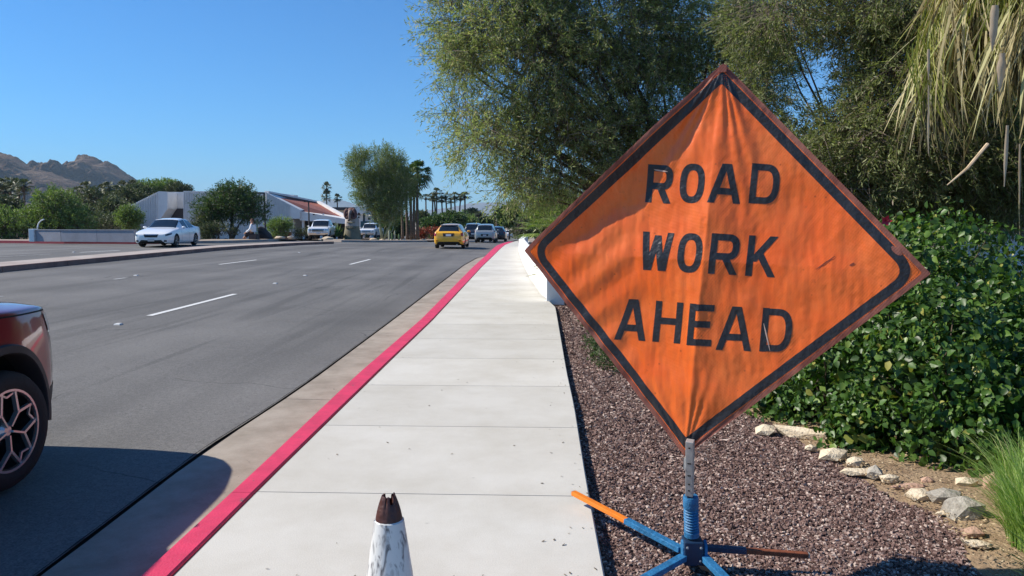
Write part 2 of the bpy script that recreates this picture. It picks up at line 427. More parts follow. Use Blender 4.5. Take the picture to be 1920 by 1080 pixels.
while y0 < 36:
    strip_piece(gut_x, lambda y: X_red(y)-0.001, y0, min(36.2, y0+JS*3), 0, 0.02, 0.008, zfun=lambda x, y: zl(y)+ROADZ-0.004-(0.006 if x > -1.9 else 0), n=4).build('gutter_slab', M['gutter'], gt)
    y0 += JS*3
# thin dirt line between kerb and slabs is the dark kerb bed showing through

# lane markings
def dash(px0, py0, px1, py1, w=0.11, m='white', name='lane_marking'):
    a = gp(px0, py0); b = gp(px1, py1); d = Vector((b.x-a.x, b.y-a.y)).normalized(); n = Vector((-d.y, d.x))*w/2
    n_ = 6; rows = []
    for i in range(n_+1):
        t = i/n_; x = a.x+(b.x-a.x)*t; y = a.y+(b.y-a.y)*t
        rows.append([(x-n.x, y-n.y, G(x-n.x, y-n.y)+0.006), (x+n.x, y+n.y, G(x+n.x, y+n.y)+0.006)])
    mb = MB(); mb.grid(rows, flip=True)
    return tag(mb.build(name, M[m]), kind='structure')
dash(280, 592.5, 441, 551.5); dash(656, 496, 694, 486.5); dash(411, 496, 481, 487.5)
dash(618, 466, 668, 463.2, 0.12, 'whitefaint'); dash(214, 524, 236, 521.2, 0.12, 'whitefaint')
dash(-40, 484, 95, 476.5, 0.12, 'whitefaint'); dash(0, 470.5, 150, 466.5, 0.12, 'whitefaint'); dash(150, 473.4, 225, 469.6, 0.12, 'white')
dash(-30, 560, 4, 555.5, 0.12, 'whitefaint')
for i, p in enumerate([(255, 517), (572, 517), (561, 474), (222, 609), (138, 473), (516, 532)]):
    q = gp(*p); mb = MB(); mb.box((q.x, q.y, G(q.x, q.y)+0.012), (0.10, 0.10, 0.022), taper=0.75)
    o = mb.build('lane_marker', M['white'])
    tag(o, ['white raised road marker in the second lane, nearest the white sedan', 'white raised road marker right of the middle of the road',
            'small far road marker near the end of the median kerb', 'worn white road marker beside the long lane dash near the red car',
            'tiny road marker in the opposite lanes left of the white sedan', 'faint road marker between two lane dashes in the near lane'][i], 'road marker', 'raised markers along the lane lines')

# median: kerb with worn brown face towards us, concrete top
mpx = [(-300, 543), (0, 509), (200, 489.5), (400, 469.8), (440, 466.8), (500, 463), (566, 459), (622, 457)]
mw = [gp(*p) for p in mpx]
mw = [Vector((mw[0].x, -4, 0))]+mw if mw[0].y > -4 else mw
mw[0].x = mw[1].x+ (mw[1].x-mw[2].x)*0.3 if mw[0].y < 0 else mw[0].x
my = [p.y for p in mw]; mx_ = [p.x for p in mw]
def X_med(y): return float(np.interp(y, my, mx_))
yend = my[-1]
base = MB(); rows = []
ysm = frange(my[0], yend, 1.2)
def X_medL(y): return X_med(y)-1.15*math.sqrt(max(0.0, 1-max(0, (y-(yend-2.5))/2.55)**2))
rows = [[(X_med(y), y, G(X_med(y), y)+0.145), (X_medL(y), y, G(X_medL(y), y)+0.145), (X_medL(y)-0.02, y, G(X_medL(y), y)-0.05)] for y in ysm]
base.grid(rows, flip=True); med = tag(base.build('median', M['median']), kind='structure')
y = my[0]
while y < yend-0.1:
    y2 = min(yend, y+3.0)
    strip_piece(lambda yy: X_med(yy), lambda yy: X_med(yy)+0.15, y, y2, 0, 0.2, 0.03, zfun=lambda x, yy: G(X_med(yy), yy)+0.15, n=3).build('kerb_stone', M['kerbbrown'], med)
    y = y2

# far islands on the left
def island(name, px, back, top=0.15, m='desert', kerb=None):
    P = [gp(*p) for p in px]; P2 = [Vector((p.x, p.y)) for p in P]
    # densify
    D = []
    for a, b in zip(P2[:-1], P2[1:]):
        n = max(1, int((b-a).length/3)); D += [a+(b-a)*i/n for i in range(n)]
    D.append(P2[-1])
    mb = MB(); rows = [[], []]
    ext = MB()
    bk = back
    ext_rows = []
    for t in np.linspace(0, 1, 14):
        ext_rows.append([(p.x+(bk(p).x-p.x)*t, p.y+(bk(p).y-p.y)*t, G(p.x+(bk(p).x-p.x)*t, p.y+(bk(p).y-p.y)*t)+top) for p in D])
    mb.grid(ext_rows)
    o = tag(mb.build(name, M[m]), kind='structure')
    kk = MB(); kk.grid([[(p.x, p.y, G(p.x, p.y)-0.03) for p in D], [(p.x, p.y, G(p.x, p.y)+top+0.006) for p in D], [(p.x+0.0, p.y+0.2, G(p.x, p.y)+top+0.008) for p in D]])
    kk.build('kerb_face', M[kerb or 'kerbbrown'], o)
    return o, D
islA, DA = island('planting_island', [(-260, 455), (0, 456), (120, 457), (255, 457.6), (300, 457.5)], lambda p: Vector((p.x*2.2, p.y+70)), kerb='kerbredfar')
islA2, DA2 = island('planting_island', [(300, 457.5), (370, 456.5), (440, 455.3), (520, 452.6), (556, 451)], lambda p: Vector((p.x-8, 140)), kerb='median')
islB, DB = island('planting_island', [(606, 453), (640, 454), (700, 454.5), (760, 454.3), (800, 454), (812, 452)], lambda p: Vector((p.x-1.5-0.02*(p.y), 150)), kerb='median')
# pale footway along the far kerb
mb = MB(); mb.grid([[(p.x, p.y+0.2, G(p.x, p.y)+0.165) for p in DA], [(p.x, p.y+1.7, G(p.x, p.y+1.7)+0.165) for p in DA]])
tag(mb.build('far_sidewalk', M['median']), kind='structure')

# right: soil, gravel bed
mb = MB(); rows = []
for y in frange(-3, 60, 1.5):
    x0 = X_rt(y)-0.05; rows.append([(x0, y, zl(y)-0.085), (x0+0.6, y, zl(y)-0.08), (x0+3, y, zl(y)-0.07), (x0+10, y, zl(y)-0.06), (30, y, zl(y)-0.05)])
mb.grid(rows); tag(mb.build('gravel_bed', M['gravelbase']), kind='structure')

# ------------------------------------------------------------------ the sign
TH = R(22)
nrm = Vector((-math.sin(TH), -math.cos(TH), 0))            # faces the camera, turned to the road
SCN = Vector((0, 3.28, 0)); cpt = at_y(1335, 488, 3.2)
def on_plane(px, py):
    d = ray(px, py); o = Vector((0, 0, CAMZ)); t = (cpt-o).dot(nrm)/d.dot(nrm); return o+d*t
Lc, Rc, Tc, Bc = on_plane(985, 470), on_plane(1743, 513), on_plane(1357, 121), on_plane(1285, 852)
ex = Vector((math.cos(TH), -math.sin(TH), 0)); ez = Vector((0, 0, 1))
def to2(p): d = p-cpt; return Vector((d.dot(ex), d.z))
L2, R2, T2, B2 = map(to2, (Lc, Rc, Tc, Bc))
C2 = (L2+R2+T2+B2)/4
def segdist(p, a, b):
    d = b-a; t = max(0, min(1, (p-a).dot(d)/d.length_squared)); return (p-(a+d*t)).length, t
def smax(x): return x/(1+abs(x))
def disp(p):
    d, t = segdist(p, B2, T2)
    side = (p-B2).x*(T2-B2).y-(p-B2).y*(T2-B2).x     # >0: to the right of the mast
    h = 0.026*math.exp(-(d/0.10))*(0.35+0.65*math.sin(math.pi*min(1, 0.12+t*0.85)))
    d2, t2 = segdist(p, L2, R2)
    h += 0.012*math.exp(-(d2/0.12))*math.sin(math.pi*t2)
    # slack cloth: shallow hollows between the ribs
    h -= 0.022*math.exp(-((p-(C2+Vector((-0.33, 0.22)))).length/0.22)**2)
    h -= 0.014*math.exp(-((p-(C2+Vector((0.36, 0.18)))).length/0.25)**2)
    h -= 0.018*math.exp(-((p-(C2+Vector((-0.28, -0.30)))).length/0.2)**2)
    # upper left edge turned forward
    e, te = segdist(p, L2, T2)
    h += 0.047*math.exp(-(e/0.06)**2)*max(0, math.sin(math.pi*te))**0.8
    # pleats fanning down from the top corner and up from the bottom
    for O, a0, s_ in ((T2, -math.pi/2, 1), (B2, math.pi/2, -1)):
        v = p-O; r = v.length
        if r > 1e-4:
            a = math.atan2(v.y, v.x)
            h += 0.0045*math.sin(a*30+2*math.sin(a*9))*min(1, r/0.2)*math.exp(-r/(0.42 if s_ > 0 else 0.22))
    # diagonal creases on the left, soft buckles everywhere
    q = Vector((p.x*14, p.y*14, 0.3)); 
    dg = (p.x*0.75-p.y)*38
    lft = 1/(1+math.exp((p.x-C2.x+0.18)*14))
    h += 0.0034*math.sin(dg)*lft*(0.5+0.5*math.sin(p.x*9))
    h += 0.0065*mnoise.noise(q*0.55)+0.0018*mnoise.noise(Vector((p.x*34, p.y*8, 5)))+0.0009*mnoise.noise(Vector((p.x*50, p.y*40, 9)))
    return h
def S(p, off=0.0):
    b = cpt+ex*p.x+ez*p.y
    return b+nrm*(disp(p)+off)
def square(s, t): return (L2*(1-s)+B2*s)*(1-t)+(T2*(1-s)+R2*s)*t
def signmat(name, base, faded, rough=0.36):
    m, N, L, P = new_mat(name)
    tc = N.new('ShaderNodeTexCoord')
    def nz(sc, det=5, st=None, src=tc.outputs['Object']):
        if st:
            mp = N.new('ShaderNodeMapping'); mp.inputs['Scale'].default_value = st; L.new(src, mp.inputs[0]); src = mp.outputs[0]
        n = N.new('ShaderNodeTexNoise'); n.inputs['Scale'].default_value = sc; n.inputs['Detail'].default_value = det; n.inputs['Roughness'].default_value = 0.7; L.new(src, n.inputs['Vector']); return n.outputs['Fac']
    def rmp(f, a, b, ca, cb):
        r = N.new('ShaderNodeValToRGB'); L.new(f, r.inputs[0]); r.color_ramp.elements[0].position = a; r.color_ramp.elements[1].position = b
        r.color_ramp.elements[0].color = (*ca, 1); r.color_ramp.elements[1].color = (*cb, 1); return r.outputs[0]
    c = rmp(nz(3.0, 7), 0.38, 0.66, base, faded)
    def mul(a, b, f):
        x = N.new('ShaderNodeMix'); x.data_type = 'RGBA'; x.blend_type = 'MULTIPLY'; x.inputs[0].default_value = f; L.new(a, x.inputs[6]); L.new(b, x.inputs[7]); return x.outputs[2]
    # grime spots and vertical scuffs
    c = mul(c, rmp(nz(16, 8), 0.62, 0.74, (1, 1, 1), (0.45, 0.38, 0.34)), 0.55)
    c = mul(c, rmp(nz(26, 4, (1, 1, 0.12)), 0.3, 0.6, (0.72, 0.66, 0.62), (1, 1, 1)), 0.5)
    vo = N.new('ShaderNodeTexVoronoi'); vo.inputs['Scale'].default_value = 16; L.new(tc.outputs['Object'], vo.inputs['Vector'])
    c = mul(c, rmp(vo.outputs['Distance'], 0.03, 0.09, (0.25, 0.16, 0.12), (1, 1, 1)), 0.5)
    L.new(c, P.inputs['Base Color']); P.inputs['Roughness'].default_value = rough; P.inputs['Specular IOR Level'].default_value = 0.5; P.inputs['Coat Weight'].default_value = 0.12; P.inputs['Coat Roughness'].default_value = 0.28
    # prismatic film: small diamond relief
    w1 = N.new('ShaderNodeTexWave'); w1.inputs['Scale'].default_value = 42; w1.bands_direction = 'DIAGONAL'; L.new(tc.outputs['Object'], w1.inputs['Vector'])
    mp2 = N.new('ShaderNodeMapping'); mp2.inputs['Scale'].default_value = (-1, 1, 1); L.new(tc.outputs['Object'], mp2.inputs[0])
    w2 = N.new('ShaderNodeTexWave'); w2.inputs['Scale'].default_value = 42; w2.bands_direction = 'DIAGONAL'; L.new(mp2.outputs[0], w2.inputs['Vector'])
    ad = N.new('ShaderNodeMath'); ad.operation = 'ADD'; L.new(w1.outputs['Fac'], ad.inputs[0]); L.new(w2.outputs['Fac'], ad.inputs[1])
    ad2 = N.new('ShaderNodeMath'); ad2.operation = 'MULTIPLY_ADD'; L.new(nz(22, 5, (1, 1, 0.35)), ad2.inputs[0]); ad2.inputs[1].default_value = 9.0; L.new(ad.outputs[0], ad2.inputs[2])
    bp = N.new('ShaderNodeBump'); bp.inputs['Strength'].default_value = 0.12; bp.inputs['Distance'].default_value = 0.003
    L.new(ad2.outputs[0], bp.inputs['Height']); L.new(bp.outputs[0], P.inputs['Normal'])
    T = N.new('ShaderNodeBsdfTranslucent'); L.new(c, T.inputs[0]); mx = N.new('ShaderNodeMixShader'); mx.inputs[0].default_value = 0.12
    L.new(P.outputs[0], mx.inputs[1]); L.new(T.outputs[0], mx.inputs[2]); L.new(mx.outputs[0], N['Material Output'].inputs[0])
    return m
M['signface'] = signmat('orange_sign_vinyl', (0.92, 0.142, 0.012), (0.92, 0.20, 0.035))
M['signhem'] = signmat('brown_orange_hem', (0.20, 0.05, 0.03), (0.34, 0.13, 0.09), 0.6)
M['signink'] = mat('black_sign_print', (0.008, 0.009, 0.013), 0.42, col2=(0.02, 0.02, 0.025), scale=13, bump=0.25, bscale=70, detail=7)
org = Vector((0.65, 3.24, -0.08))
sign = empty('road_work_sign', org, 0, 'orange diamond road work sign of creased vinyl on a blue spring stand in the gravel', 'road sign')
def loc(p): return Vector(p)-org
# cloth
n = 250; mb = MB(); rows = []
for i in range(n+1):
    rows.append([loc(S(square(j/n, i/n))) for j in range(n+1)])
mb.grid(rows); panel = mb.build('vinyl_panel', M['signface'], sign, smooth=True)
sol = panel.modifiers.new('thick', 'SOLIDIFY'); sol.thickness = 0.0012; sol.offset = -1
cen = (L2+R2+T2+B2)/4
def ring(inset, rad, npc=14, nps=170):
    """loop inset from the diamond's edges with rounded corners"""
    cs = [L2, B2, R2, T2]; rads = [rad, rad*0.15, rad, rad*0.15]; pts = []
    lines = []
    for a, b in zip(cs, cs[1:]+cs[:1]):
        d = (b-a).normalized(); nn = Vector((-d.y, d.x)); nn = nn if nn.dot(cen-a) > 0 else -nn
        lines.append((a+nn*inset, d))
    cor = []
    for i in range(4):
        (p, d), (q, e) = lines[i-1], lines[i]
        det = d.x*(-e.y)+e.x*d.y; r = q-p; t = (r.x*(-e.y)+e.x*r.y)/det; cor.append(p+d*t)
    for i in range(4):
        c = cor[i]; din = lines[i-1][1]; dout = lines[i][1]; rr = rads[i]
        a = c-din*rr; b = c+dout*rr
        for k in range(npc):
            t = k/(npc-1); pts.append(a*(1-t)**2+c*2*t*(1-t)+b*t*t)
        nx = cor[(i+1) % 4]-dout*rads[(i+1) % 4]
        for k in range(1, nps):
            pts.append(b+(nx-b)*k/nps)
    return pts
def band(name, i0, i1, r0, r1, off, m, steps=4):
    A = ring(i0, r0); B = ring(i1, r1); A.append(A[0]); B.append(B[0])
    rows = [[loc(S(a+(b-a)*s/steps, off)) for a, b in zip(A, B)] for s in range(steps+1)]
    mb = MB(); mb.grid(rows, flip=True); return mb.build(name, m, panel, smooth=True)
band('hem', -0.003, 0.017, 0.004, 0.01, 0.0010, M['signhem'], 5)
band('border_stripe', 0.021, 0.057, 0.10, 0.06, 0.0009, M['signink'], 9)
# stitching along the hem
mb = MB(); A = ring(0.021, 0.02, 4, 70)
for a, b in zip(A, A[1:]):
    for k in range(2):
        p = a+(b-a)*(k/2+0.08); q = a+(b-a)*(k/2+0.34)
        d = (q-p).normalized()*0.0; nn = Vector((-(q-p).y, (q-p).x)).normalized()*0.0011
        mb.add([loc(S(p-nn, .0016)), loc(S(q-nn, .0016)), loc(S(q+nn, .0016)), loc(S(p+nn, .0016))], [(0, 1, 2, 3)])
tag(mb.build('stitching', M['rust'], panel), kind='stuff')
# letters: strokes in the unit square, w = stroke width
LET = {
 'R': [('l', .10, 0, .10, 1), ('l', .02, .915, .62, .915), ('l', .02, .445, .62, .445), ('a', .60, .68, .295, .235, -90, 90), ('l', .50, .47, .88, 0)],
 'O': [('a', .5, .5, .40, .42, 0, 360)],
 'A': [('l', .09, 0, .46, 1), ('l', .91, 0, .54, 1), ('l', .22, .30, .78, .30)],
 'D': [('l', .10, 0, .10, 1), ('l', .02, .915, .52, .915), ('l', .02, .085, .52, .085), ('a', .50, .5, .39, .415, -90, 90)],
 'W': [('l', .24, 0, .09, 1), ('l', .28, 0, .50, .92), ('l', .72, 0, .50, .92), ('l', .76, 0, .91, 1)],
 'K': [('l', .10, 0, .10, 1), ('l', .17, .36, .86, 1), ('l', .38, .60, .88, 0)],
 'H': [('l', .10, 0, .10, 1), ('l', .90, 0, .90, 1), ('l', .10, .52, .90, .52)],
 'E': [('l', .11, 0, .11, 1), ('l', .04, .915, .97, .915), ('l', .04, .52, .86, .52), ('l', .04, .085, .97, .085)],
}
def letter(ch, xl, xr, yt, yb, sw_=12.3, lean=7.5, drop=3.0):
    W = xr-xl-lean*0.9; H = yb-yt-drop
    def px(p, q): return (xl+lean*q+p*W, yb-drop*(1-p)*1.0-q*H)
    def P2(p, q): return to2(on_plane(*px(p, q)))
    mb = MB(); lift = 0.0009
    for st in LET[ch]:
        if st[0] == 'l':
            _, x0, y0, x1, y1 = st
            a = Vector((x0*W, y0*H)); b = Vector((x1*W, y1*H)); d = (b-a).normalized(); 
            # strokes that run to the top or bottom are cut level
            nn = Vector((-d.y, d.x))*sw_/2
            ns = 26; rows = []
            level = abs(d.y) > 0.25
            hw = sw_/2/max(0.3, abs(d.y)) if level else 0
            for i in range(ns+1):
                c = a+(b-a)*i/ns
                if level: l, r = c-Vector((hw, 0)), c+Vector((hw, 0))
                else: l, r = c+nn, c-nn
                rows.append([loc(S(P2((l.x+(r.x-l.x)*k/5)/W, (l.y+(r.y-l.y)*k/5)/H), lift)) for k in range(6)])
            mb.grid(rows, flip=False)
        else:
            _, cx, cy, rx, ry, a0, a1 = st; rows = []; ns = 56 if a1-a0 > 200 else 28
            for i in range(ns+1):
                a = R(a0+(a1-a0)*i/ns); c = Vector((math.cos(a), math.sin(a)))
                row = []
                for k in range(6):
                    o_ = (k/5-0.5)*sw_
                    pw = 0.8; cx_ = math.copysign(abs(c.x)**pw, c.x); cy_ = math.copysign(abs(c.y)**pw, c.y)
                    x = cx*W+cx_*(rx*W+o_); y = cy*H+cy_*(ry*H+o_)
                    row.append(loc(S(P2(x/W, y/H), lift)))
                rows.append(row)
            mb.grid(rows, flip=False)
        lift += 0.00008
    o = mb.build('letter', M['signink'], panel, smooth=False); return o
for ch, a, b, c, d in [('R', 1209, 1262, 308, 382), ('O', 1273, 1323, 306, 382), ('A', 1328, 1393, 306, 382.5), ('D', 1404, 1464, 306, 384),
        ('W', 1198, 1263, 434, 508.5), ('O', 1270, 1320, 436, 512), ('R', 1330, 1388, 437, 515.5), ('K', 1398, 1459, 441, 520),
        ('A', 1152, 1214, 560, 640), ('H', 1223, 1281, 564, 644), ('E', 1289, 1342, 568, 649), ('A', 1343, 1414, 573, 658), ('D', 1424, 1488, 577, 661.5)]:
    letter(ch, a, b, c, d)
# repair patch, scuffs
def scuff(p0, p1, w, m, off=0.0018):
    a, b = to2(on_plane(*p0)), to2(on_plane(*p1)); nn = Vector((-(b-a).y, (b-a).x)).normalized()*w/2
    mb = MB(); mb.grid([[loc(S(a+(b-a)*i/6+nn*s*(1-abs(i/3-1)**3*0.7), off)) for s in (-1, 1)] for i in range(7)]); mb.build('scuff', m, panel)
M['scuff'] = mat('pale_scuff', (0.5, 0.35, 0.28), 0.6); M['scuffd'] = mat('dark_scuff', (0.2, 0.035, 0.01), 0.6)
scuff((1432, 606), (1444, 658), 0.005, M['scuff']); scuff((1530, 505), (1566, 480), 0.005, M['scuffd']); scuff((1593, 498), (1602, 493), 0.008, M['scuffd'])
scuff((1226, 318), (1252, 322), 0.006, M['scuff']); scuff((1672, 462), (1690, 478), 0.022, M['signhem']); scuff((1690, 466), (1700, 480), 0.01, M['signhem'])
# ribs behind the cloth
mb = MB(); mb.bar(loc(S(B2, -0.02)), loc(S(T2, -0.02)), 0.03, 0.008, up=nrm); mb.build('upright_rib', M['black'], sign)
mb = MB(); mb.bar(loc(S(L2, -0.03)), loc(S(R2, -0.03)), 0.03, 0.008, up=nrm); mb.build('cross_rib', M['black'], sign)
mb = MB(); 
pt = S(T2+Vector((0, -0.02)), 0.006); mb.box(loc(pt), (0.03, 0.008, 0.03), Matrix.Rotation(-TH, 3, 'Z')); mb.build('corner_pocket', M['signhem'], sign)
# mast
hub = at_y(1300, 1030, 3.27)
mt = at_y(1294, 826, 3.17); mbm = at_y(1293, 928, 3.24)
mast = MB(); mast.bar(loc(mt), loc(mbm), 0.034, 0.030, up=nrm); mast = mast.build('upright_tube', M['galv'], sign, bevel=0.003)
dirm = (mbm-mt).normalized()
for f, s_ in ((0.12, .008), (0.40, .016), (0.62, .014), (0.78, .008), (0.9, .008)):
    c = mt+(mbm-mt)*f+nrm*0.0165; mb = MB(); mb.box(loc(c), (s_, 0.003, 0.006 if s_ < .015 else 0.005), Matrix.Rotation(-TH, 3, 'Z')); mb.build('pin_hole', M['dark'], mast)
mb = MB(); c = mt+(mbm-mt)*0.42+ex*-0.021; mb.box(loc(c), (0.008, 0.02, 0.05), Matrix.Rotation(-TH, 3, 'Z')); mb.build('latch_plate', M['galv'], mast)
mb = MB(); mb.box(loc(mbm+Vector((0, 0, -0.012))), (0.024, 0.024, 0.05)); mb.build('inner_post', M['blued'], sign)
# spring column
sb = at_y(1297, 1004, 3.27); st_ = at_y(1295, 930, 3.25); ax = (st_-sb); Ls = ax.length
Q = ax.to_track_quat('Z', 'Y').to_matrix().to_4x4(); Q.translation = loc(sb)
prof = [(0.001, 0)]+[(0.034, 0), (0.034, Ls*0.12)]
nc = 8
for i in range(nc):
    z = Ls*(0.14+0.55*i/nc); dz = Ls*0.55/nc
    prof += [(0.025, z), (0.0315, z+dz*0.3), (0.0335, z+dz*0.55), (0.0315, z+dz*0.8)]
prof += [(0.027, Ls*0.70), (0.033, Ls*0.71), (0.0345, Ls*0.73), (0.0345, Ls*0.95), (0.031, Ls), (0.012, Ls)]
mb = MB(); mb.lathe(prof, 28, M=Q); mb.build('spring_column', M['blue'], sign, smooth=True, sharp=40)
# hub bracket
mb = MB(); h0 = at_y(1298, 1032, 3.27)
mb.box(loc(h0), (0.085, 0.085, 0.11)); hubo = mb.build('hub_block', M['blued'], sign, bevel=0.006)
for sx in (-1, 1):
    mb = MB(); c = h0+Vector((sx*0.056, 0, -0.005))
    prof = [(math.cos(a)*0.035, math.sin(a)*0.055) for a in np.linspace(0, 2*math.pi, 13)[:-1]]
    mb.prism([loc(c+Vector((sx*-0.008, x, z))) for x, z in prof], (0.014, 0, 0)); mb.build('bracket_plate', M['blue'], hubo, bevel=0.002)
for (x, z) in ((-0.03, 0.03), (0.03, 0.03), (0.028, -0.03)):
    mb = MB(); mb.lathe([(0, -0.004), (0.006, -0.004), (0.006, 0.0), (0.001, 0.002)], 10, M=Matrix.Translation(loc(h0+Vector((x, -0.046, z)))) @ Matrix.Rotation(R(90), 4, 'X')); mb.build('bolt', M['galv'], hubo)
def leg(a, b, frac, m1, m2, w=0.036, h=0.026, foot=True):
    a = Vector(a); b = Vector(b); c = a+(b-a)*frac
    mb = MB(); mb.bar(loc(a), loc(c), w, h); o = mb.build('leg', m1, sign, bevel=0.003)
    if frac < 1:
        mb = MB(); mb.bar(loc(c-(b-a).normalized()*0.01), loc(b), w*0.86, h*0.86); t = mb.build('leg_tip', m2, o, bevel=0.003)
        e = (b-a).normalized()
        mb = MB(); mb.bar(loc(b), loc(b+e*0.006), w*0.7, h*0.7); mb.build('end_cap', M['galv'], o)
tipL = on_z(1075, 924, 0.065); leg(h0+Vector((-0.045, 0.03, -0.01)), tipL, 0.47, M['blue'], M['orangep'])
tipR = at_y(1515, 1041, 3.26); leg(h0+Vector((0.045, 0.01, 0.01)), tipR, 0.42, M['blued'], M['rust'], w=0.03)
leg(h0+Vector((-0.045, -0.03, -0.02)), at_y(1130, 1130, 2.78), 0.62, M['blue'], M['orangep'], w=0.038)
leg(h0+Vector((0.05, -0.03, -0.02)), at_y(1500, 1230, 2.55), 0.62, M['blue'], M['orangep'], w=0.038)
# lower stay under the hub
mb = MB(); mb.bar(loc(h0+Vector((-0.03, 0, -0.05))), loc(at_y(1385, 1088, 3.13)), 0.02, 0.012); mb.build('stay_bar', M['black'], sign)

# ------------------------------------------------------------------ traffic cone with torn tip
ct = at_y(729, 945, 2.16)
cone = empty('traffic_cone', (ct.x, 2.16, 0), 0.3, 'traffic cone with scuffed white sleeve and torn brown tip standing on the sidewalk', 'traffic cone')
topz = at_y(729, 926, 2.16).z
def crad(z): return 0.0295+(topz-z)*0.142
rr = random.Random(5)
M['conetip'] = mat('weathered_brown_plastic', (0.045, 0.012, 0.010), 0.5, col2=(0.085, 0.03, 0.022), scale=18, bump=0.3)
M['conein'] = mat('dark_red_plastic', (0.10, 0.006, 0.006), 0.5)
M['coneor'] = mat('faded_orange_plastic', (0.65, 0.12, 0.02), 0.5, var=0.2)
n = 44; zt0 = topz-0.078
prof_top = []
for k in range(n+1):
    a = (k % n)/n*2*math.pi
    e = -0.004+0.005*mnoise.noise(Vector((math.cos(a)*3, math.sin(a)*3, 1)))
    def notch(c, w, d): 
        dd = abs((a-c+math.pi) % (2*math.pi)-math.pi); return -d if dd < w else 0
    e += notch(4.95, 0.20, 0.026)+notch(4.32, 0.10, 0.016)+notch(5.65, 0.16, 0.02)+notch(0.6, 0.1, 0.012)+notch(1.6, 0.5, 0.016)
    if abs(a-5.85) < 0.12: e += 0.008
    prof_top.append(topz+e)
def tip_rows(dr, flip):
    rows = []
    for i in range(7):
        t = i/6; rows.append([Vector((math.cos(k/n*2*math.pi)*(crad(zt0+(prof_top[k]-zt0)*t)+dr-(0.010*t*t if True else 0)), math.sin(k/n*2*math.pi)*(crad(zt0+(prof_top[k]-zt0)*t)+dr-0.010*t*t), zt0+(prof_top[k]-zt0)*t)) for k in range(n+1)])
    return rows
mb = MB(); mb.grid(tip_rows(0.0, False), 0); mb.grid(tip_rows(-0.004, True), 1, flip=True)
ra, rb = tip_rows(0, 0)[-1], tip_rows(-0.004, 0)[-1]; mb.grid([ra, rb], 0)
mb.build('torn_tip', [M['conetip'], M['conein']], cone, smooth=True, sharp=35)
def scuffmat():
    m, N, L, P = new_mat('scuffed_white_sleeve'); tc = N.new('ShaderNodeTexCoord')
    mp = N.new('ShaderNodeMapping'); mp.inputs['Scale'].default_value = (1, 1, 0.35); L.new(tc.outputs['Object'], mp.inputs[0])
    n1 = N.new('ShaderNodeTexNoise'); n1.inputs['Scale'].default_value = 38; n1.inputs['Detail'].default_value = 8; n1.inputs['Distortion'].default_value = 1.2; L.new(mp.outputs[0], n1.inputs['Vector'])
    r = N.new('ShaderNodeValToRGB'); L.new(n1.outputs['Fac'], r.inputs[0]); r.color_ramp.elements[0].position = 0.35; r.color_ramp.elements[1].position = 0.50
    r.color_ramp.elements[0].color = (0.12, 0.12, 0.13, 1); r.color_ramp.elements[1].color = (0.62, 0.63, 0.62, 1)
    L.new(r.outputs[0], P.inputs['Base Color']); P.inputs['Roughness'].default_value = 0.4
    b = N.new('ShaderNodeBump'); b.inputs['Strength'].default_value = 0.4; b.inputs['Distance'].default_value = 0.003; L.new(n1.outputs['Fac'], b.inputs['Height']); L.new(b.outputs[0], P.inputs['Normal'])
    return m
M['sleeve'] = scuffmat()
rows = []
for i in range(26):
    z = zt0-0.002-(0.33)*i/25
    rows.append([((crad(z)+0.004+0.0012*mnoise.noise(Vector((math.cos(k/40*2*math.pi)*4, math.sin(k/40*2*math.pi)*4, z*30))))*math.cos(k/40*2*math.pi), (crad(z)+0.004)*math.sin(k/40*2*math.pi), z) for k in range(41)])
mb = MB(); mb.grid(rows, flip=True); mb.build('white_sleeve', M['sleeve'], cone, smooth=True)
mb = MB(); mb.lathe([(crad(zt0+0.001), zt0+0.001), (crad(zt0+0.001)+0.004, zt0-0.002)], 40); mb.build('sleeve_rim', M['sleeve'], cone)
mb = MB(); mb.lathe([(crad(zt0-0.333)+0.001, zt0-0.333), (crad(0.04), 0.04), (crad(0.04)+0.02, 0.03)], 40); mb.build('cone_body', M['coneor'], cone, smooth=True)
mb = MB(); mb.box((0, 0, 0.016), (0.36, 0.36, 0.03)); mb.build('base_plate', M['black'], cone, bevel=0.006)
# ------------------------------------------------------------------ foliage
def unit(v): return v/np.maximum(1e-6, np.linalg.norm(v, axis=-1, keepdims=True))
def clump(P, s, seed):
    q = P*s+seed
    return (np.sin(q[:, 0]*1.7+1.3*np.sin(q[:, 1]*1.1))+np.sin(q[:, 1]*1.9+1.7*np.sin(q[:, 2]*1.3))+np.sin(q[:, 2]*2.1+1.1*np.sin(q[:, 0]*0.9)))/3
def twig_points(rng, blobs, n, shell=2.2, cs=1.6, cut=-0.25, seed=0.0):
    B = np.array([b[:6] for b in blobs], float); W = np.array([b[6] if len(b) > 6 else b[3]*b[5] for b in blobs]); W = W/W.sum()
    out = []; dirs = []
    tot = 0
    while tot < n:
        k = rng.choice(len(B), n, p=W)
        d = unit(rng.normal(size=(n, 3))); r = rng.random(n)**(1/shell)
        p = B[k, :3]+d*r[:, None]*B[k, 3:6]
        keep = clump(p, cs, seed) > cut+0.35*(rng.random(n)-0.5)
        out.append(p[keep]); dirs.append(d[keep]); tot += keep.sum()
    return np.concatenate(out)[:n], np.concatenate(dirs)[:n]
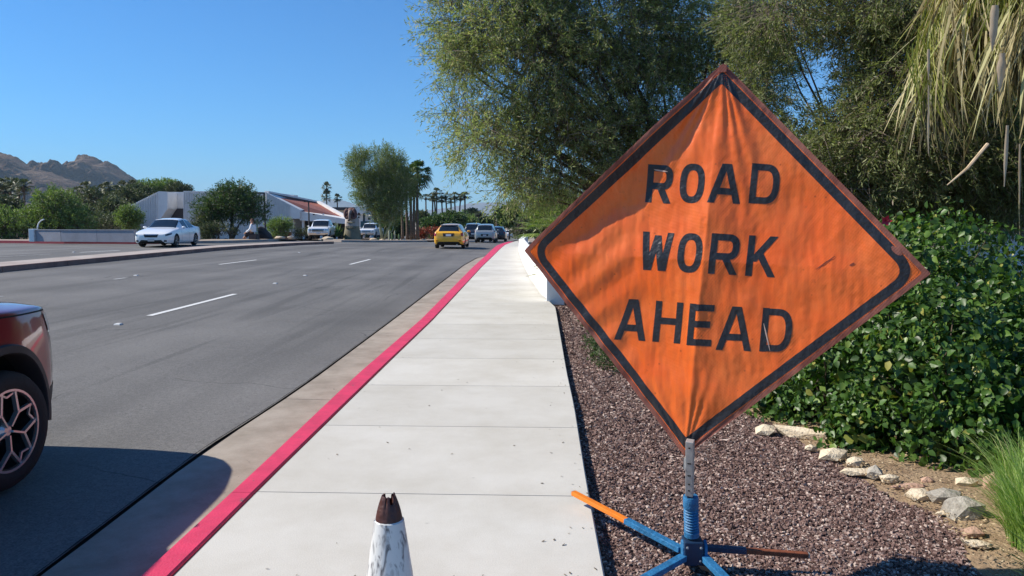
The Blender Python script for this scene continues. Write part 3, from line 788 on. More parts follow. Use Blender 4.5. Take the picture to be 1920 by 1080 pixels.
def foliage(name, blobs, ntw, k, tl, la, lb, m, parent, seed=1, droop=0.3, outw=0.9, up=0.0, shell=2.2, cs=1.6, cut=-0.25, spread=0.6, twigs=True, twm=None, twr=0.003, align=0.8, rnd=0.5, origin=None):
    rng = np.random.default_rng(seed)
    P, D = twig_points(rng, blobs, ntw, shell, cs, cut, seed*3.1)
    if origin is not None: P = P-np.array(origin)
    d = unit(D*outw+rng.normal(size=P.shape)*rnd+np.array([0, 0, up-droop]))
    L = tl*(0.6+0.8*rng.random(ntw))
    if twigs:
        a = P-d*L[:, None]*0.8; b = P+d*L[:, None]; s = unit(np.cross(d, rng.normal(size=d.shape)))*twr
        V = np.stack([a-s*1.6, a+s*1.6, b+s*0.5, b-s*0.5], 1)
        o = link('twigs', np_mesh('twigs', V, [(0, 1, 2, 3)], 4, twm or M['twig']), parent); tag(o, kind='stuff')
    t = rng.random((ntw, k)); sag = droop*0.35
    base = P[:, None, :]+d[:, None, :]*(t*L[:, None])[..., None]
    base[..., 2] -= (t**2)*sag*L[:, None]
    base = base.reshape(-1, 3)+rng.normal(size=(ntw*k, 3))*spread*la*0.5
    dd = np.repeat(d, k, 0)
    ld = unit(dd*align+rng.normal(size=dd.shape)*0.6+np.array([0, 0, -droop*0.5]))
    sd = unit(np.cross(ld, rng.normal(size=ld.shape)))
    A = la*(0.6+0.8*rng.random(len(base)))[:, None]; Bw = lb*(0.6+0.8*rng.random(len(base)))[:, None]
    V = np.stack([base, base+ld*A*0.45+sd*Bw*0.5, base+ld*A, base+ld*A*0.45-sd*Bw*0.5], 1)
    o = link(name, np_mesh(name, V, [(0, 1, 2, 3)], 4, m), parent)
    return tag(o, kind='stuff')
def pxblobs(lst, Y, ry=1.2):
    out = []
    for (cx, cy, rx, rz, *r) in lst:
        y = Y+(r[0] if r else 0); c = at_y(cx, cy, y); s = y/F; out.append((c.x, c.y, c.z, rx*s, ry, rz*s))
    return out
def limbs(name, base, targets, r0, m, parent, seed=0, wob=0.12):
    rr = random.Random(seed); mb = MB(); base = Vector(base)
    for i, (t, r1) in enumerate(targets):
        t = Vector(t); P = []
        for s in range(8):
            f = s/7; p = base.lerp(t, f); p.z = base.z+(t.z-base.z)*(f**0.8)
            L = (t-base).length
            p += Vector((rr.uniform(-1, 1), rr.uniform(-1, 1), rr.uniform(-.5, .5)))*wob*L*0.2*math.sin(math.pi*f)
            P.append(p)
        mb.tube(P, [r0*(1-f/7)+r1*(f/7) for f in range(8)], 7)
    return mb.build(name, m, parent, smooth=True)
M['leafA'] = leafmat('narrow_olive_leaves', [(0.0, (0.115, 0.145, 0.055)), (0.45, (0.235, 0.275, 0.10)), (0.8, (0.34, 0.38, 0.17)), (0.96, (0.45, 0.37, 0.25))], trans=0.5, tint=(1.15, 1.3, 0.7))
M['leafB'] = leafmat('dark_olive_leaves', [(0.0, (0.08, 0.10, 0.038)), (0.5, (0.18, 0.21, 0.075)), (0.85, (0.28, 0.31, 0.13)), (0.96, (0.30, 0.24, 0.17))], trans=0.38, tint=(1.15, 1.3, 0.7))
M['leafH'] = leafmat('glossy_hedge_leaves', [(0.0, (0.024, 0.055, 0.010)), (0.5, (0.055, 0.12, 0.02)), (0.82, (0.085, 0.17, 0.03)), (0.95, (0.17, 0.25, 0.05)), (1.0, (0.34, 0.30, 0.07))], rough=0.42, trans=0.25, spec=0.4)
M['leafS'] = leafmat('small_shrub_leaves', [(0.0, (0.03, 0.06, 0.018)), (0.6, (0.06, 0.11, 0.03)), (1.0, (0.12, 0.17, 0.05))], trans=0.25)
M['leafP'] = leafmat('pale_green_wisps', [(0.0, (0.09, 0.125, 0.035)), (0.6, (0.15, 0.19, 0.055)), (1.0, (0.24, 0.27, 0.10))], trans=0.3)
M['leafD'] = leafmat('far_dark_leaves', [(0.0, (0.035, 0.05, 0.022)), (0.6, (0.085, 0.105, 0.045)), (1.0, (0.17, 0.175, 0.085))], trans=0.15)
M['leafG'] = leafmat('bright_shrub_leaves', [(0.0, (0.085, 0.135, 0.04)), (0.6, (0.15, 0.215, 0.065)), (1.0, (0.24, 0.30, 0.11))], trans=0.3)
M['frond'] = leafmat('palm_fronds', [(0.0, (0.035, 0.07, 0.018)), (0.6, (0.075, 0.12, 0.03)), (1.0, (0.14, 0.17, 0.06))], trans=0.2, rough=0.45)
M['frondyoung'] = leafmat('young_palm_fronds', [(0.0, (0.07, 0.12, 0.03)), (0.6, (0.15, 0.22, 0.05)), (1.0, (0.28, 0.32, 0.11))], trans=0.35)
M['frondfar'] = leafmat('far_palm_fronds', [(0.0, (0.035, 0.05, 0.025)), (0.6, (0.075, 0.095, 0.04)), (1.0, (0.16, 0.16, 0.08))], trans=0.15)
M['straw'] = leafmat('dry_palm_straw', [(0.0, (0.14, 0.11, 0.05)), (0.35, (0.32, 0.27, 0.13)), (0.65, (0.52, 0.45, 0.25)), (0.85, (0.28, 0.31, 0.09)), (1.0, (0.75, 0.66, 0.46))], trans=0.25, tint=(1.2, 1.1, 0.7), rough=0.7)
M['thatch'] = leafmat('dark_thatch_fronds', [(0.0, (0.03, 0.028, 0.012)), (0.6, (0.075, 0.07, 0.025)), (1.0, (0.14, 0.12, 0.05))], trans=0.1)
M['bloom'] = leafmat('yellow_green_palm_bloom', [(0.0, (0.10, 0.14, 0.02)), (0.6, (0.22, 0.25, 0.04)), (1.0, (0.36, 0.36, 0.09))], trans=0.3, tint=(1.1, 1.1, 0.6))
M['grassb'] = leafmat('fresh_grass_blades', [(0.0, (0.16, 0.26, 0.05)), (0.6, (0.30, 0.45, 0.10)), (0.9, (0.48, 0.58, 0.24)), (1.0, (0.55, 0.52, 0.28))], trans=0.4)

# the big tree hanging over the pavement
T1 = pxblobs([(905, 45, 95, 90), (1010, 120, 150, 140), (878, 212, 62, 36), (925, 275, 80, 50), (1040, 280, 130, 100), (975, 345, 60, 36), (1150, 60, 160, 140, 0.5), (1200, 220, 150, 120, .4),
              (1340, 40, 150, 120, .8), (1080, -90, 250, 110, .3), (900, -70, 90, 70), (1390, 150, 90, 90, .8), (1130, 330, 90, 50, .5), (860, 120, 40, 50), (1300, 330, 140, 90, .6)], 12.2, 1.3)
tr = empty('desert_willow_tree', (2.6, 13.2, -0.08), 0, 'large feathery olive green tree reaching over the sidewalk behind the orange sign', 'tree')
foliage('crown', T1, 9600, 28, 0.42, 0.075, 0.0135, M['leafA'], tr, seed=4, droop=0.3, cs=2.1, cut=-0.30, origin=(2.6, 13.2, -0.08))
o_ = Vector((2.6, 13.2, -0.08))
tg = []
rr = random.Random(9)
for b in T1:
    tg.append((Vector(b[:3])-o_, 0.012))
    for _ in range(2):
        tg.append((Vector((b[0]+rr.uniform(-.6, .6)*b[3], b[1]+rr.uniform(-.5, .5), b[2]+rr.uniform(-.6, .6)*b[5]))-o_, 0.008))
mbt = MB(); mbt.tube([(0, 0, 0), (-0.1, -0.05, 0.6), (-0.15, -0.1, 1.3)], [0.19, 0.15, 0.13], 12); mbt.build('trunk', M['trunk'], tr, smooth=True)
limbs('limbs', (-0.15, -0.1, 1.25), tg, 0.045, M['trunk'], tr, 2)

T2 = pxblobs([(1640, 265, 130, 90), (1560, 330, 90, 80), (1710, 330, 150, 90), (1820, 300, 130, 100), (1750, 150, 120, 110), (1640, 20, 110, 60), (1900, 340, 100, 80), (1460, 20, 100, 80, .6), (1400, 200, 70, 70, .8), (1480, 330, 90, 70), (1700, 60, 90, 90), (1650, 150, 60, 60)], 9.6, 1.0)
tr2 = empty('dense_mesquite_tree', (4.4, 10.2, -0.08), 0, 'dense dark olive tree between the big feathery tree and the hanging palm skirt', 'tree')
foliage('crown', T2, 6800, 26, 0.34, 0.07, 0.0135, M['leafB'], tr2, seed=8, droop=0.3, cs=2.3, cut=-0.33, origin=(4.4, 10.2, -0.08))
o2 = Vector((4.4, 10.2, -0.08)); tg = []
for b in T2:
    tg.append((Vector(b[:3])-o2, 0.008))
    for _ in range(2): tg.append((Vector((b[0]+rr.uniform(-.6, .6)*b[3], b[1]+rr.uniform(-.5, .5), b[2]+rr.uniform(-.6, .6)*b[5]))-o2, 0.006))
mbt = MB(); mbt.tube([(0, 0, 0), (0.05, 0, 0.5), (-0.05, 0, 1.0)], [0.15, 0.12, 0.1], 12); mbt.build('trunk', M['trunk'], tr2, smooth=True)
limbs('limbs', (-0.05, 0, 0.95), tg, 0.024, M['trunk'], tr2, 3)
T3 = pxblobs([(1500, 340, 160, 90), (1700, 330, 160, 110), (1880, 300, 170, 130), (2000, 200, 150, 150), (1350, 380, 120, 70), (1620, 400, 150, 50), (1150, 395, 120, 50)], 18, 1.6)
tr3 = empty('background_tree', (8.0, 18.6, -0.08), 0, 'broad shadowy tree far behind the hedge and the orange sign', 'tree')
foliage('crown', T3, 4200, 20, 0.5, 0.13, 0.05, M['leafB'], tr3, seed=12, droop=0.1, cs=1.1, cut=-0.9, origin=(8, 18.6, -0.08), shell=3)
mbt = MB(); mbt.tube([(0, 0, 0), (0, 0, 1.5), (-.2, 0, 3)], [0.2, 0.16, 0.1], 10); mbt.build('trunk', M['trunk'], tr3, smooth=True)

# hedge of broad leaves
HB = [(2.95, 5.85, .58, .85, .85, 1.03), (2.35, 5.6, .26, .48, .6, .68), (3.15, 5.2, .34, .66, .60, .76), (1.98, 5.95, .06, .34, .34, .34), (3.95, 6.2, .3, .8, 1.0, .55), (2.62, 5.02, .30, .46, .46, .78), (3.0, 6.6, .62, .85, .8, .85), (2.22, 5.12, .02, .30, .26, .30), (2.95, 4.72, .10, .50, .34, .55), (3.45, 4.75, .15, .5, .45, .65)]
hd = empty('broadleaf_hedge', (3.0, 5.9, -0.07), 0, 'tall glossy broadleaf hedge with dark gaps growing beside the orange sign', 'hedge')
rng = np.random.default_rng(21)
HBa = np.array(HB); N_ = 64000
kk = rng.choice(len(HB), N_, p=(HBa[:, 3]*HBa[:, 5])/(HBa[:, 3]*HBa[:, 5]).sum())
dv = unit(rng.normal(size=(N_, 3))); rf = 0.72+0.31*rng.random(N_)**0.7
rf *= 1+0.09*clump(dv*3+kk[:, None], 2.2, 4.0)
Pp = HBa[kk, :3]+dv*rf[:, None]*HBa[kk, 3:6]
ok = Pp[:, 2] > -0.03
for i in range(len(HB)):
    q = (Pp-HBa[i, :3])/HBa[i, 3:6]; ok &= ~((np.linalg.norm(q, axis=1) < 0.72) & (kk != i))
ok &= clump(Pp, 7.5, 2.0)+0.25*rng.normal(size=N_) > -0.22
ok &= (Pp[:, 1] < 7.0)
Pp = Pp[ok]; dv = dv[ok]; n_ = len(Pp)
nrmL = unit(dv*0.75+rng.normal(size=(n_, 3))*0.55+np.array([0, -0.1, 0.35]))
dl = unit(np.cross(nrmL, rng.normal(size=(n_, 3)))+np.array([0, 0, -0.55])); sd_ = unit(np.cross(nrmL, dl)); nrmL = unit(np.cross(dl, sd_))
sz = 0.050*(0.4+0.95*rng.random(n_))
LEAF = np.array([(0, 0, 0), (0.30, 0.36, 0.09), (0.68, 0.28, 0.05), (1.0, 0, -0.12), (0.68, -0.28, 0.05), (0.30, -0.36, 0.09), (0.5, 0, -0.02)])
LF = [(0, 1, 6), (1, 2, 6), (2, 3, 6), (3, 4, 6), (4, 5, 6), (5, 0, 6)]
order = np.argsort(np.linalg.norm(Pp-np.array([0, 0, 1.5]), axis=1)-0.35*(-dv[:, 1])); 
single = order[:290]; rest = order[290:]
def leafV(ix): return Pp[ix][:, None, :]+sz[ix][:, None, None]*(LEAF[None, :, 0:1]*dl[ix][:, None, :]+LEAF[None, :, 1:2]*sd_[ix][:, None, :]+LEAF[None, :, 2:3]*nrmL[ix][:, None, :])
off = np.array([3.0, 5.9, -0.07])
tag(link('foliage', np_mesh('foliage', leafV(rest)-off, LF, 3, M['leafH']), hd), kind='stuff')
lm_ = bpy.data.meshes.new('leaf'); lm_.from_pydata([tuple(v) for v in LEAF], [], LF); lm_.materials.append(M['leafH'])
for ix in single:
    o = link('leaf', lm_, hd); mt_ = Matrix([(*[dl[ix][r]*sz[ix], sd_[ix][r]*sz[ix], nrmL[ix][r]*sz[ix]], Pp[ix][r]-off[r]) for r in range(3)]+[(0, 0, 0, 1)])
    o.matrix_local = mt_
Ni = 7000; kk = rng.choice(len(HB), Ni); dv_i = unit(rng.normal(size=(Ni, 3))); Pi = HBa[kk, :3]+dv_i*(0.25+0.5*rng.random(Ni))[:, None]*HBa[kk, 3:6]; Pi = Pi[Pi[:, 2] > -0.04]
a_ = unit(rng.normal(size=Pi.shape)); b_ = unit(np.cross(a_, rng.normal(size=Pi.shape))); s_i = 0.045*(0.7+0.6*rng.random(len(Pi)))[:, None]
tag(link('inner_foliage', np_mesh('inner_foliage', np.stack([Pi-a_*s_i, Pi+b_*s_i*.7, Pi+a_*s_i, Pi-b_*s_i*.7], 1)-off, [(0, 1, 2, 3)], 4, M['leafH']), hd), kind='stuff')
st = MB(); rr = random.Random(4)
for i in range(90):
    b = HB[rr.randrange(10)]; a = Vector((b[0]+rr.uniform(-.4, .4)*b[3], b[1]+rr.uniform(-.5, .5)*b[4], -0.07)); 
    e = Vector((b[0]+rr.uniform(-.85, .85)*b[3], b[1]+rr.uniform(-.85, .85)*b[4], b[2]+rr.uniform(-.2, .8)*b[5]))
    st.tube([a-Vector(off), a.lerp(e, .5)+Vector((rr.uniform(-.08, .08), 0, .05))-Vector(off), e-Vector(off)], [0.012, 0.008, 0.003], 5)
tag(st.build('stems', M['trunk'], hd), kind='stuff')
# red flower
M['redflower'] = mat('red_petals', (0.5, 0.01, 0.04), 0.5)
fl = empty('red_flower', at_y(1660, 414, 5.6), 0, 'single red blossom at the top left of the hedge by the sign edge', 'flower')
for i in range(5):
    a = i*1.256; mb = MB(); c, s = math.cos(a), math.sin(a)
    mb.add([(0, 0, 0), (0.02*c-0.016*s, -0.01, 0.02*s+0.016*c), (0.045*c, -0.02, 0.045*s), (0.02*c+0.016*s, -0.01, 0.02*s-0.016*c)], [(0, 1, 2, 3)]); mb.build('petal', M['redflower'], fl)
mb = MB(); mb.tube([(0, 0, 0), (0.01, -0.04, 0.005)], [0.004, 0.003], 6); mb.build('stamen', M['conein'], fl)

# low shrub between the gravel and the sign
def shrub(name, blobs, n, k, la, lb, m, label, seed, tl=0.08, cat='shrub', group=None, base=None, cs=5, cut=-0.5, up=0.4, rnd=0.6, tw=0.002):
    b = base or (blobs[0][0], blobs[0][1], blobs[0][2]-blobs[0][5])
    e = empty(name, b, 0, label, cat, group)
    foliage('foliage', blobs, n, k, tl, la, lb, m, e, seed=seed, droop=0, up=up, cs=cs, cut=cut, origin=b, twr=tw, shell=3, rnd=rnd)
    mb = MB(); rr = random.Random(seed)
    for i in range(7):
        t = blobs[rr.randrange(len(blobs))]
        mb.tube([(rr.uniform(-.1, .1)*t[3], 0, 0), Vector(((t[0]-b[0])+rr.uniform(-.4, .4)*t[3], (t[1]-b[1]), (t[2]-b[2])+rr.uniform(-.2, .5)*t[5]))], [tw*4, tw*2], 5)
    mb.build('stem', M['twig'], e); return e
shrub('low_shrub', [(1.05, 7.9, .12, .50, .5, .34), (0.86, 9.0, .1, .32, .7, .30), (1.3, 8.3, .1, .4, .5, .35)], 1500, 14, 0.028, 0.012, M['leafS'], 'low dark green shrub on the gravel just left of the sign post', 5, base=(1.0, 8.0, -0.08))
shrub('low_shrub', [(0.95, 11.3, .08, .32, .7, .26)], 500, 14, 0.03, 0.013, M['leafS'], 'small low shrub on the gravel near the end of the white wall', 6, base=(0.95, 11.3, -0.08))

# gravel stones
Ng = 100000
rng = np.random.default_rng(5)
yy = 2.7+9.5*rng.random(Ng)**1.75
sxl = np.interp(yy, [2.5, 3.3, 3.87, 4.5, 5.05, 5.86, 6.5, 20], [1.95, 2.02, 2.12, 2.0, 1.9, 1.76, 1.7, 2.2])+0.06*np.sin(yy*7)
xlf = np.array([X_rt(y) for y in yy])+0.012
xx = xlf+(sxl-xlf)*rng.random(Ng)**0.95
sz_ = (0.0030+0.0066*rng.random(Ng)**2.0)*(1+0.09*(yy-3)).clip(1, 1.8)
BOX = np.array([(-1, -1, -1), (1, -1, -1), (1, 1, -1), (-1, 1, -1), (-.7, -.7, .8), (.8, -.6, .7), (.6, .8, .9), (-.8, .6, .7)])
V = BOX[None]*(0.6+0.5*rng.random((Ng, 8, 3)))*sz_[:, None, None]*np.array([1.3, 0.85, 0.6])
ang = rng.random(Ng)*6.283; tl_ = rng.normal(size=Ng)*0.5
ca, sa, ct_, st_2 = np.cos(ang), np.sin(ang), np.cos(tl_), np.sin(tl_)
x_, y_, z_ = V[..., 0], V[..., 1], V[..., 2]
y2 = y_*ct_[:, None]-z_*st_2[:, None]; z2 = y_*st_2[:, None]+z_*ct_[:, None]
V = np.stack([x_*ca[:, None]-y2*sa[:, None], x_*sa[:, None]+y2*ca[:, None], z2], -1)
hump = 0.004*np.sin(xx*5+1)*np.sin(yy*3)+0.004
V += np.stack([xx, yy, -0.076+hump+0.5*sz_+0.006*rng.random(Ng)], -1)[:, None, :]
M['pebble'] = leafmat('brown_mauve_gravel', [(0.0, (0.07, 0.035, 0.028)), (0.4, (0.15, 0.09, 0.075)), (0.78, (0.25, 0.165, 0.14)), (0.96, (0.50, 0.40, 0.34))], rough=0.9, trans=0)
tag(link('gravel', np_mesh('gravel', V, [(0, 3, 2, 1), (4, 5, 6, 7), (0, 1, 5, 4), (1, 2, 6, 5), (2, 3, 7, 6), (3, 0, 4, 7)], 4, M['pebble'], flat=True)), kind='stuff')
Nf = 60000
yf = 4.2+9.5*rng.random(Nf)**0.8; xlf = np.array([X_rt(y) for y in yf])+0.01
xf = xlf+(np.interp(yf, [2.5, 3.3, 3.87, 4.5, 5.05, 5.86, 6.5, 20], [1.95, 2.02, 2.12, 2.0, 1.9, 1.76, 1.7, 2.2])-xlf)*rng.random(Nf)
cf = np.stack([xf, yf, -0.064+0.004*np.sin(xf*5+1)*np.sin(yf*3)+0.005*rng.random(Nf)], -1)
Vf = cf[:, None, :]+rng.normal(size=(Nf, 4, 3))*(0.0055+0.006*rng.random(Nf)**2)[:, None, None]*np.array([1, 1, .7])*(1+0.06*(yf-4))[:, None, None]
tag(link('fine_gravel', np_mesh('fine_gravel', Vf, [(0, 1, 2), (0, 2, 3), (0, 3, 1), (1, 3, 2)], 3, M['pebble'], flat=True)), kind='stuff')
# sandy soil under the hedge
mb = MB(); rows = []
for y in frange(2.4, 7.4, 0.12):
    x0 = float(np.interp(y, [2.5, 3.3, 3.87, 4.5, 5.05, 5.86, 6.5, 20], [1.95, 2.02, 2.12, 2.0, 1.9, 1.76, 1.7, 2.2]))-0.05+0.04*mnoise.noise(Vector((y*4, 0, 0)))
    rows.append([(x0+(5-x0)*t, y, -0.072+(0.035*min(1, t*12)+0.012*mnoise.noise(Vector((t*30, y*6, 1)))*min(1, t*12))) for t in (0, .02, .05, .09, .14, .2, .28, .4, .6, 1)])
mb.grid(rows); tag(mb.build('soil', M['soil'], smooth=True), kind='structure')
M['rockpale'] = mat('pale_sandstone', (0.72, 0.62, 0.46), 0.85, col2=(0.5, 0.40, 0.27), scale=22, bump=0.6, bscale=60)
M['rockgrey'] = mat('grey_stone', (0.42, 0.39, 0.33), 0.85, col2=(0.25, 0.22, 0.18), scale=20, bump=0.6)
M['rockpink'] = mat('pinkish_stone', (0.5, 0.33, 0.24), 0.85, col2=(0.38, 0.22, 0.15), scale=20, bump=0.6)
def rock(cx, cy, w, h, m, label, rot=0.0, flat=0.5, seed=1, hz=None, lift=-0.045):
    p = on_z(cx, cy, lift); s = p.y/F; a = w*s/2*1.6; b = max(0.012, h*s/2*1.9); hh = hz or min(a, b)*flat
    rr = random.Random(seed); bm = bmesh.new()
    bmesh.ops.create_icosphere(bm, subdivisions=1, radius=1)
    for v in bm.verts:
        k = 0.72+0.5*rr.random(); v.co = Vector((v.co.x*a*k, v.co.y*b*(0.7+0.5*rr.random()), v.co.z*hh*(0.7+0.5*rr.random())))
    bmesh.ops.rotate(bm, verts=bm.verts, matrix=Matrix.Rotation(rot, 3, 'Z') @ Matrix.Rotation(rr.uniform(-.15, .15), 3, 'X'))
    zm = min(v.co.z for v in bm.verts)
    me = bpy.data.meshes.new('border_rock'); bm.to_mesh(me); bm.free(); me.materials.append(m)
    o = link('border_rock', me); o.location = (p.x, p.y, lift+hh*0.35); tag(o, label, 'rock', 'stones edging the hedge bed'); return o
rp, rg, rk = M['rockpale'], M['rockgrey'], M['rockpink']
rocks = [(1434, 810, 30, 22, rp, 'thin pale stone shard lying alone on the gravel left of the stone row', -1.0, .5), (1506, 818, 84, 13, rp, 'long thin bright stone slab at the head of the stone row', -0.62, 1.2),
 (1519, 842, 14, 9, rp, 'tiny pale stone just below the long bright slab', 0, .8), (1563, 857, 40, 28, rp, 'flat angular cream stone after the long bright slab', .2, .5), (1602, 871, 26, 18, rp, 'cream stone with a steep right face beside the flat angular one', .4, .8),
 (1610, 888, 52, 15, rp, 'low wide cream stone nearest the gravel in mid row', -.2, .6), (1640, 893, 22, 20, rg, 'small dark stone at the right end of the low wide cream stone', 0, .9), (1668, 902, 24, 14, rp, 'small whitish stone right of the small dark stone', .2, .8),
 (1706, 914, 48, 13, rk, 'low tan stone half buried in dirt under the hedge', 0, .5), (1724, 932, 36, 22, rp, 'sloping pale stone right of the middle of the row', -.5, .6), (1772, 940, 50, 25, rg, 'grey stone with a rounded back near the grass', .3, .9),
 (1801, 965, 46, 40, rg, 'largest grey stone, pointed and leaning, near the grass', -.5, .9), (1772, 963, 24, 9, rp, 'flat sliver of pale stone in front of the rounded grey stone', .1, .5), (1860, 917, 27, 24, rk, 'pinkish round stone behind the grass tuft', 0, 1.1),
 (1826, 1003, 36, 18, rk, 'tan stone at the foot of the grass', .3, .7), (1831, 1023, 38, 20, rp, 'pale flat stone lowest at the foot of the grass', -.4, .5), (1809, 911, 30, 18, rp, 'dusty pale stone under the dark end of the hedge', 0, .8), (1738, 800+105, 20, 12, rk, 'small reddish stone against the hedge stems', 0, .8)]
for i, r_ in enumerate(rocks): rock(*r_[:6], rot=r_[6], flat=r_[7], seed=i+3)
# leaf litter and stone crumbs
def litter(name, pts, s0, s1, m, flat=True, seed=2):
    rng = np.random.default_rng(seed); pts = np.array(pts); n = len(pts)
    s = (s0+(s1-s0)*rng.random(n))[:, None]; a = rng.random(n)*6.283; d = np.stack([np.cos(a), np.sin(a), rng.normal(size=n)*0.25], -1); e = np.stack([-np.sin(a), np.cos(a), rng.normal(size=n)*0.25], -1)*0.45
    V = np.stack([pts-d*s, pts+e*s, pts+d*s, pts-e*s], 1); return tag(link(name, np_mesh(name, V, [(0, 1, 2, 3)], 4, m)), kind='stuff')
rng = np.random.default_rng(31)
M['litter'] = leafmat('dry_leaf_litter', [(0.0, (0.12, 0.07, 0.035)), (0.5, (0.32, 0.22, 0.11)), (1.0, (0.55, 0.44, 0.28))], rough=0.9, trans=0)
pts = []
for _ in range(3800):
    y = 2.9+4*rng.random(); x0 = float(np.interp(y, [2.5, 3.3, 3.87, 4.5, 5.05, 5.86, 6.5], [1.95, 2.02, 2.12, 2.0, 1.9, 1.76, 1.7])); x = x0+abs(rng.normal())*0.3-0.05
    pts.append((x, y, -0.03+0.015*rng.random()))
litter('leaf_litter', pts, 0.004, 0.013, M['litter'])
M['litterdark'] = leafmat('dark_dry_bits', [(0.0, (0.06, 0.045, 0.03)), (1.0, (0.22, 0.18, 0.13))], rough=0.9, trans=0)
pts = []
for _ in range(130):
    y = 3+14*rng.random()**1.5; a, b = X_in(y), X_rt(y)
    x = a+(b-a)*rng.random() if rng.random() < 0.55 else (b-abs(rng.normal())*0.12); pts.append((x, y, 0.004))
for _ in range(140):
    y = 3+14*rng.random(); pts.append((X_red(y)-abs(rng.normal())*0.15-0.02, y, ROADZ+0.004))
litter('pavement_debris', pts, 0.004, 0.013, M['litterdark'], seed=9)

# grass clump in the lower right corner
def grass(name, cx, cy, z, rad, n, h, m, label, seed):
    e = empty(name, (cx, cy, z), 0, label, 'grass')
    rng = np.random.default_rng(seed); a = rng.random(n)*6.283; r = rad*np.sqrt(rng.random(n)); b = np.stack([r*np.cos(a), r*np.sin(a), np.zeros(n)], -1)
    out = unit(np.stack([np.cos(a), np.sin(a), np.zeros(n)], -1)+rng.normal(size=(n, 3))*[0.7, 0.7, 0]); out[:, 2] = 0
    H = h*(0.45+0.75*rng.random(n))[:, None]; lean = (0.15+0.75*rng.random(n))[:, None]*(0.5+r/rad)[:, None]
    up = np.array([0, 0, 1.0]); sdv = unit(np.cross(out, up))*(0.0022+0.0018*rng.random(n))[:, None]
    def pt(t): return b+up*H*(t-0.25*lean*t*t)+out*H*lean*0.75*t*t
    P = [pt(t) for t in (0, .3, .6, .85, 1.0)]; w = [1, 1, .8, .5, .1]
    V = np.stack([x for p, ww in zip(P, w) for x in (p-sdv*ww, p+sdv*ww)], 1)
    tag(link('blades', np_mesh('blades', V, [(0, 1, 3, 2), (2, 3, 5, 4), (4, 5, 7, 6), (6, 7, 9, 8)], 4, m), e), kind='stuff'); return e
grass('grass_clump', 2.46, 3.50, -0.05, 0.21, 2300, 0.36, M['grassb'], 'bright green clump of long grass blades in the lower right corner', 1)
grass('grass_clump', 2.74, 3.95, -0.05, 0.25, 1800, 0.38, M['grassb'], 'taller grass clump behind the lower right corner clump', 2)
grass('grass_clump', 2.24, 3.0, -0.06, 0.16, 1000, 0.26, M['grassb'], 'grass tuft cut off by the bottom edge of the view', 3)

# low white wall along the pavement
ww = empty('low_white_wall', (X_rt(14.3)+0.14, 14.3, 0), 0, 'curved low white wall edging the right side of the sidewalk behind the sign', 'wall')
o3 = Vector(ww.location); mb = MB(); rows = []
for y in frange(14.3, 46, 0.8):
    x = X_rt(y)-(0.06 if y > 15 else 0); z = zl(y); rows.append([Vector((x+.27, y, z-.08))-o3, Vector((x+.27, y, z+.64))-o3, Vector((x+.25, y, z+.66))-o3, Vector((x+.02, y, z+.66))-o3, Vector((x, y, z+.64))-o3, Vector((x, y, z+.07))-o3, Vector((x+0.05, y, z+.065))-o3, Vector((x+0.05, y, z-.08))-o3])
mb.grid(rows, flip=True)
for r in (rows[0], rows[-1]): mb.add(r, [tuple(range(8))[::-1]])
mb.build('wall_face', M['wallwhite'], ww)
mb = MB(); y0 = 14.15; x = X_rt(14.3); mb.box(Vector((x+0.14, y0, 0.30))-o3, (0.34, 0.26, 0.74)); mb.build('end_pier', M['wallwhite'], ww, bevel=0.012)
mb = MB(); mb.add([(X_rt(14.5)+.3, 14.5, .3), (9, 14.5, .3), (9, 46, .3), (X_rt(46)+.3, 46, .0)], [(0, 1, 2, 3)]); tag(mb.build('planter_soil', M['soil']), kind='structure')
# white garden wall with picket rail on the right
gw = empty('white_garden_wall', (8.6, 11.2, -0.07), 0, 'white garden wall behind the right end of the hedge', 'wall')
mb = MB(); mb.box((0.2, 0, 0.66), (5.4, 0.2, 1.32)); mb.build('wall_face', M['wallwhite'], gw, bevel=0.01)
mb = MB(); mb.box((0.2, 0, 1.335), (5.4, 0.26, 0.04)); mb.build('coping', M['wallwhite'], gw)
fn = empty('picket_fence', (8.6, 11.2, 1.285), 0, 'weathered wooden picket fence standing on the white garden wall', 'fence')
M['wood'] = mat('weathered_grey_wood', (0.27, 0.21, 0.15), 0.9, var=0.35, scale=9, stretch=(1, 1, 0.2))
pk = None; k = 0
x = -2.45
while x < 3.0:
    if pk is None:
        mb = MB(); mb.box((0, 0, 0.30), (0.045, 0.02, 0.6)); pk = mb.build('picket', M['wood'], fn); pk.location = (x, 0, 0)
    else:
        c = pk.copy(); COL.objects.link(c); c.parent = fn; c.location = (x, 0, 0)
    x += 0.075
for z in (0.12, 0.5):
    mb = MB(); mb.box((0.25, 0.025, z), (5.4, 0.02, 0.05)); mb.build('rail', M['wood'], fn)
shrub('climbing_shrub', pxblobs([(1640, 395, 60, 30), (1760, 400, 70, 25), (1560, 420, 60, 40)], 10.0, 0.5), 700, 16, 0.05, 0.025, M['leafG'], 'light green climber behind the hedge top', 15, base=(4.6, 10.0, -0.07))

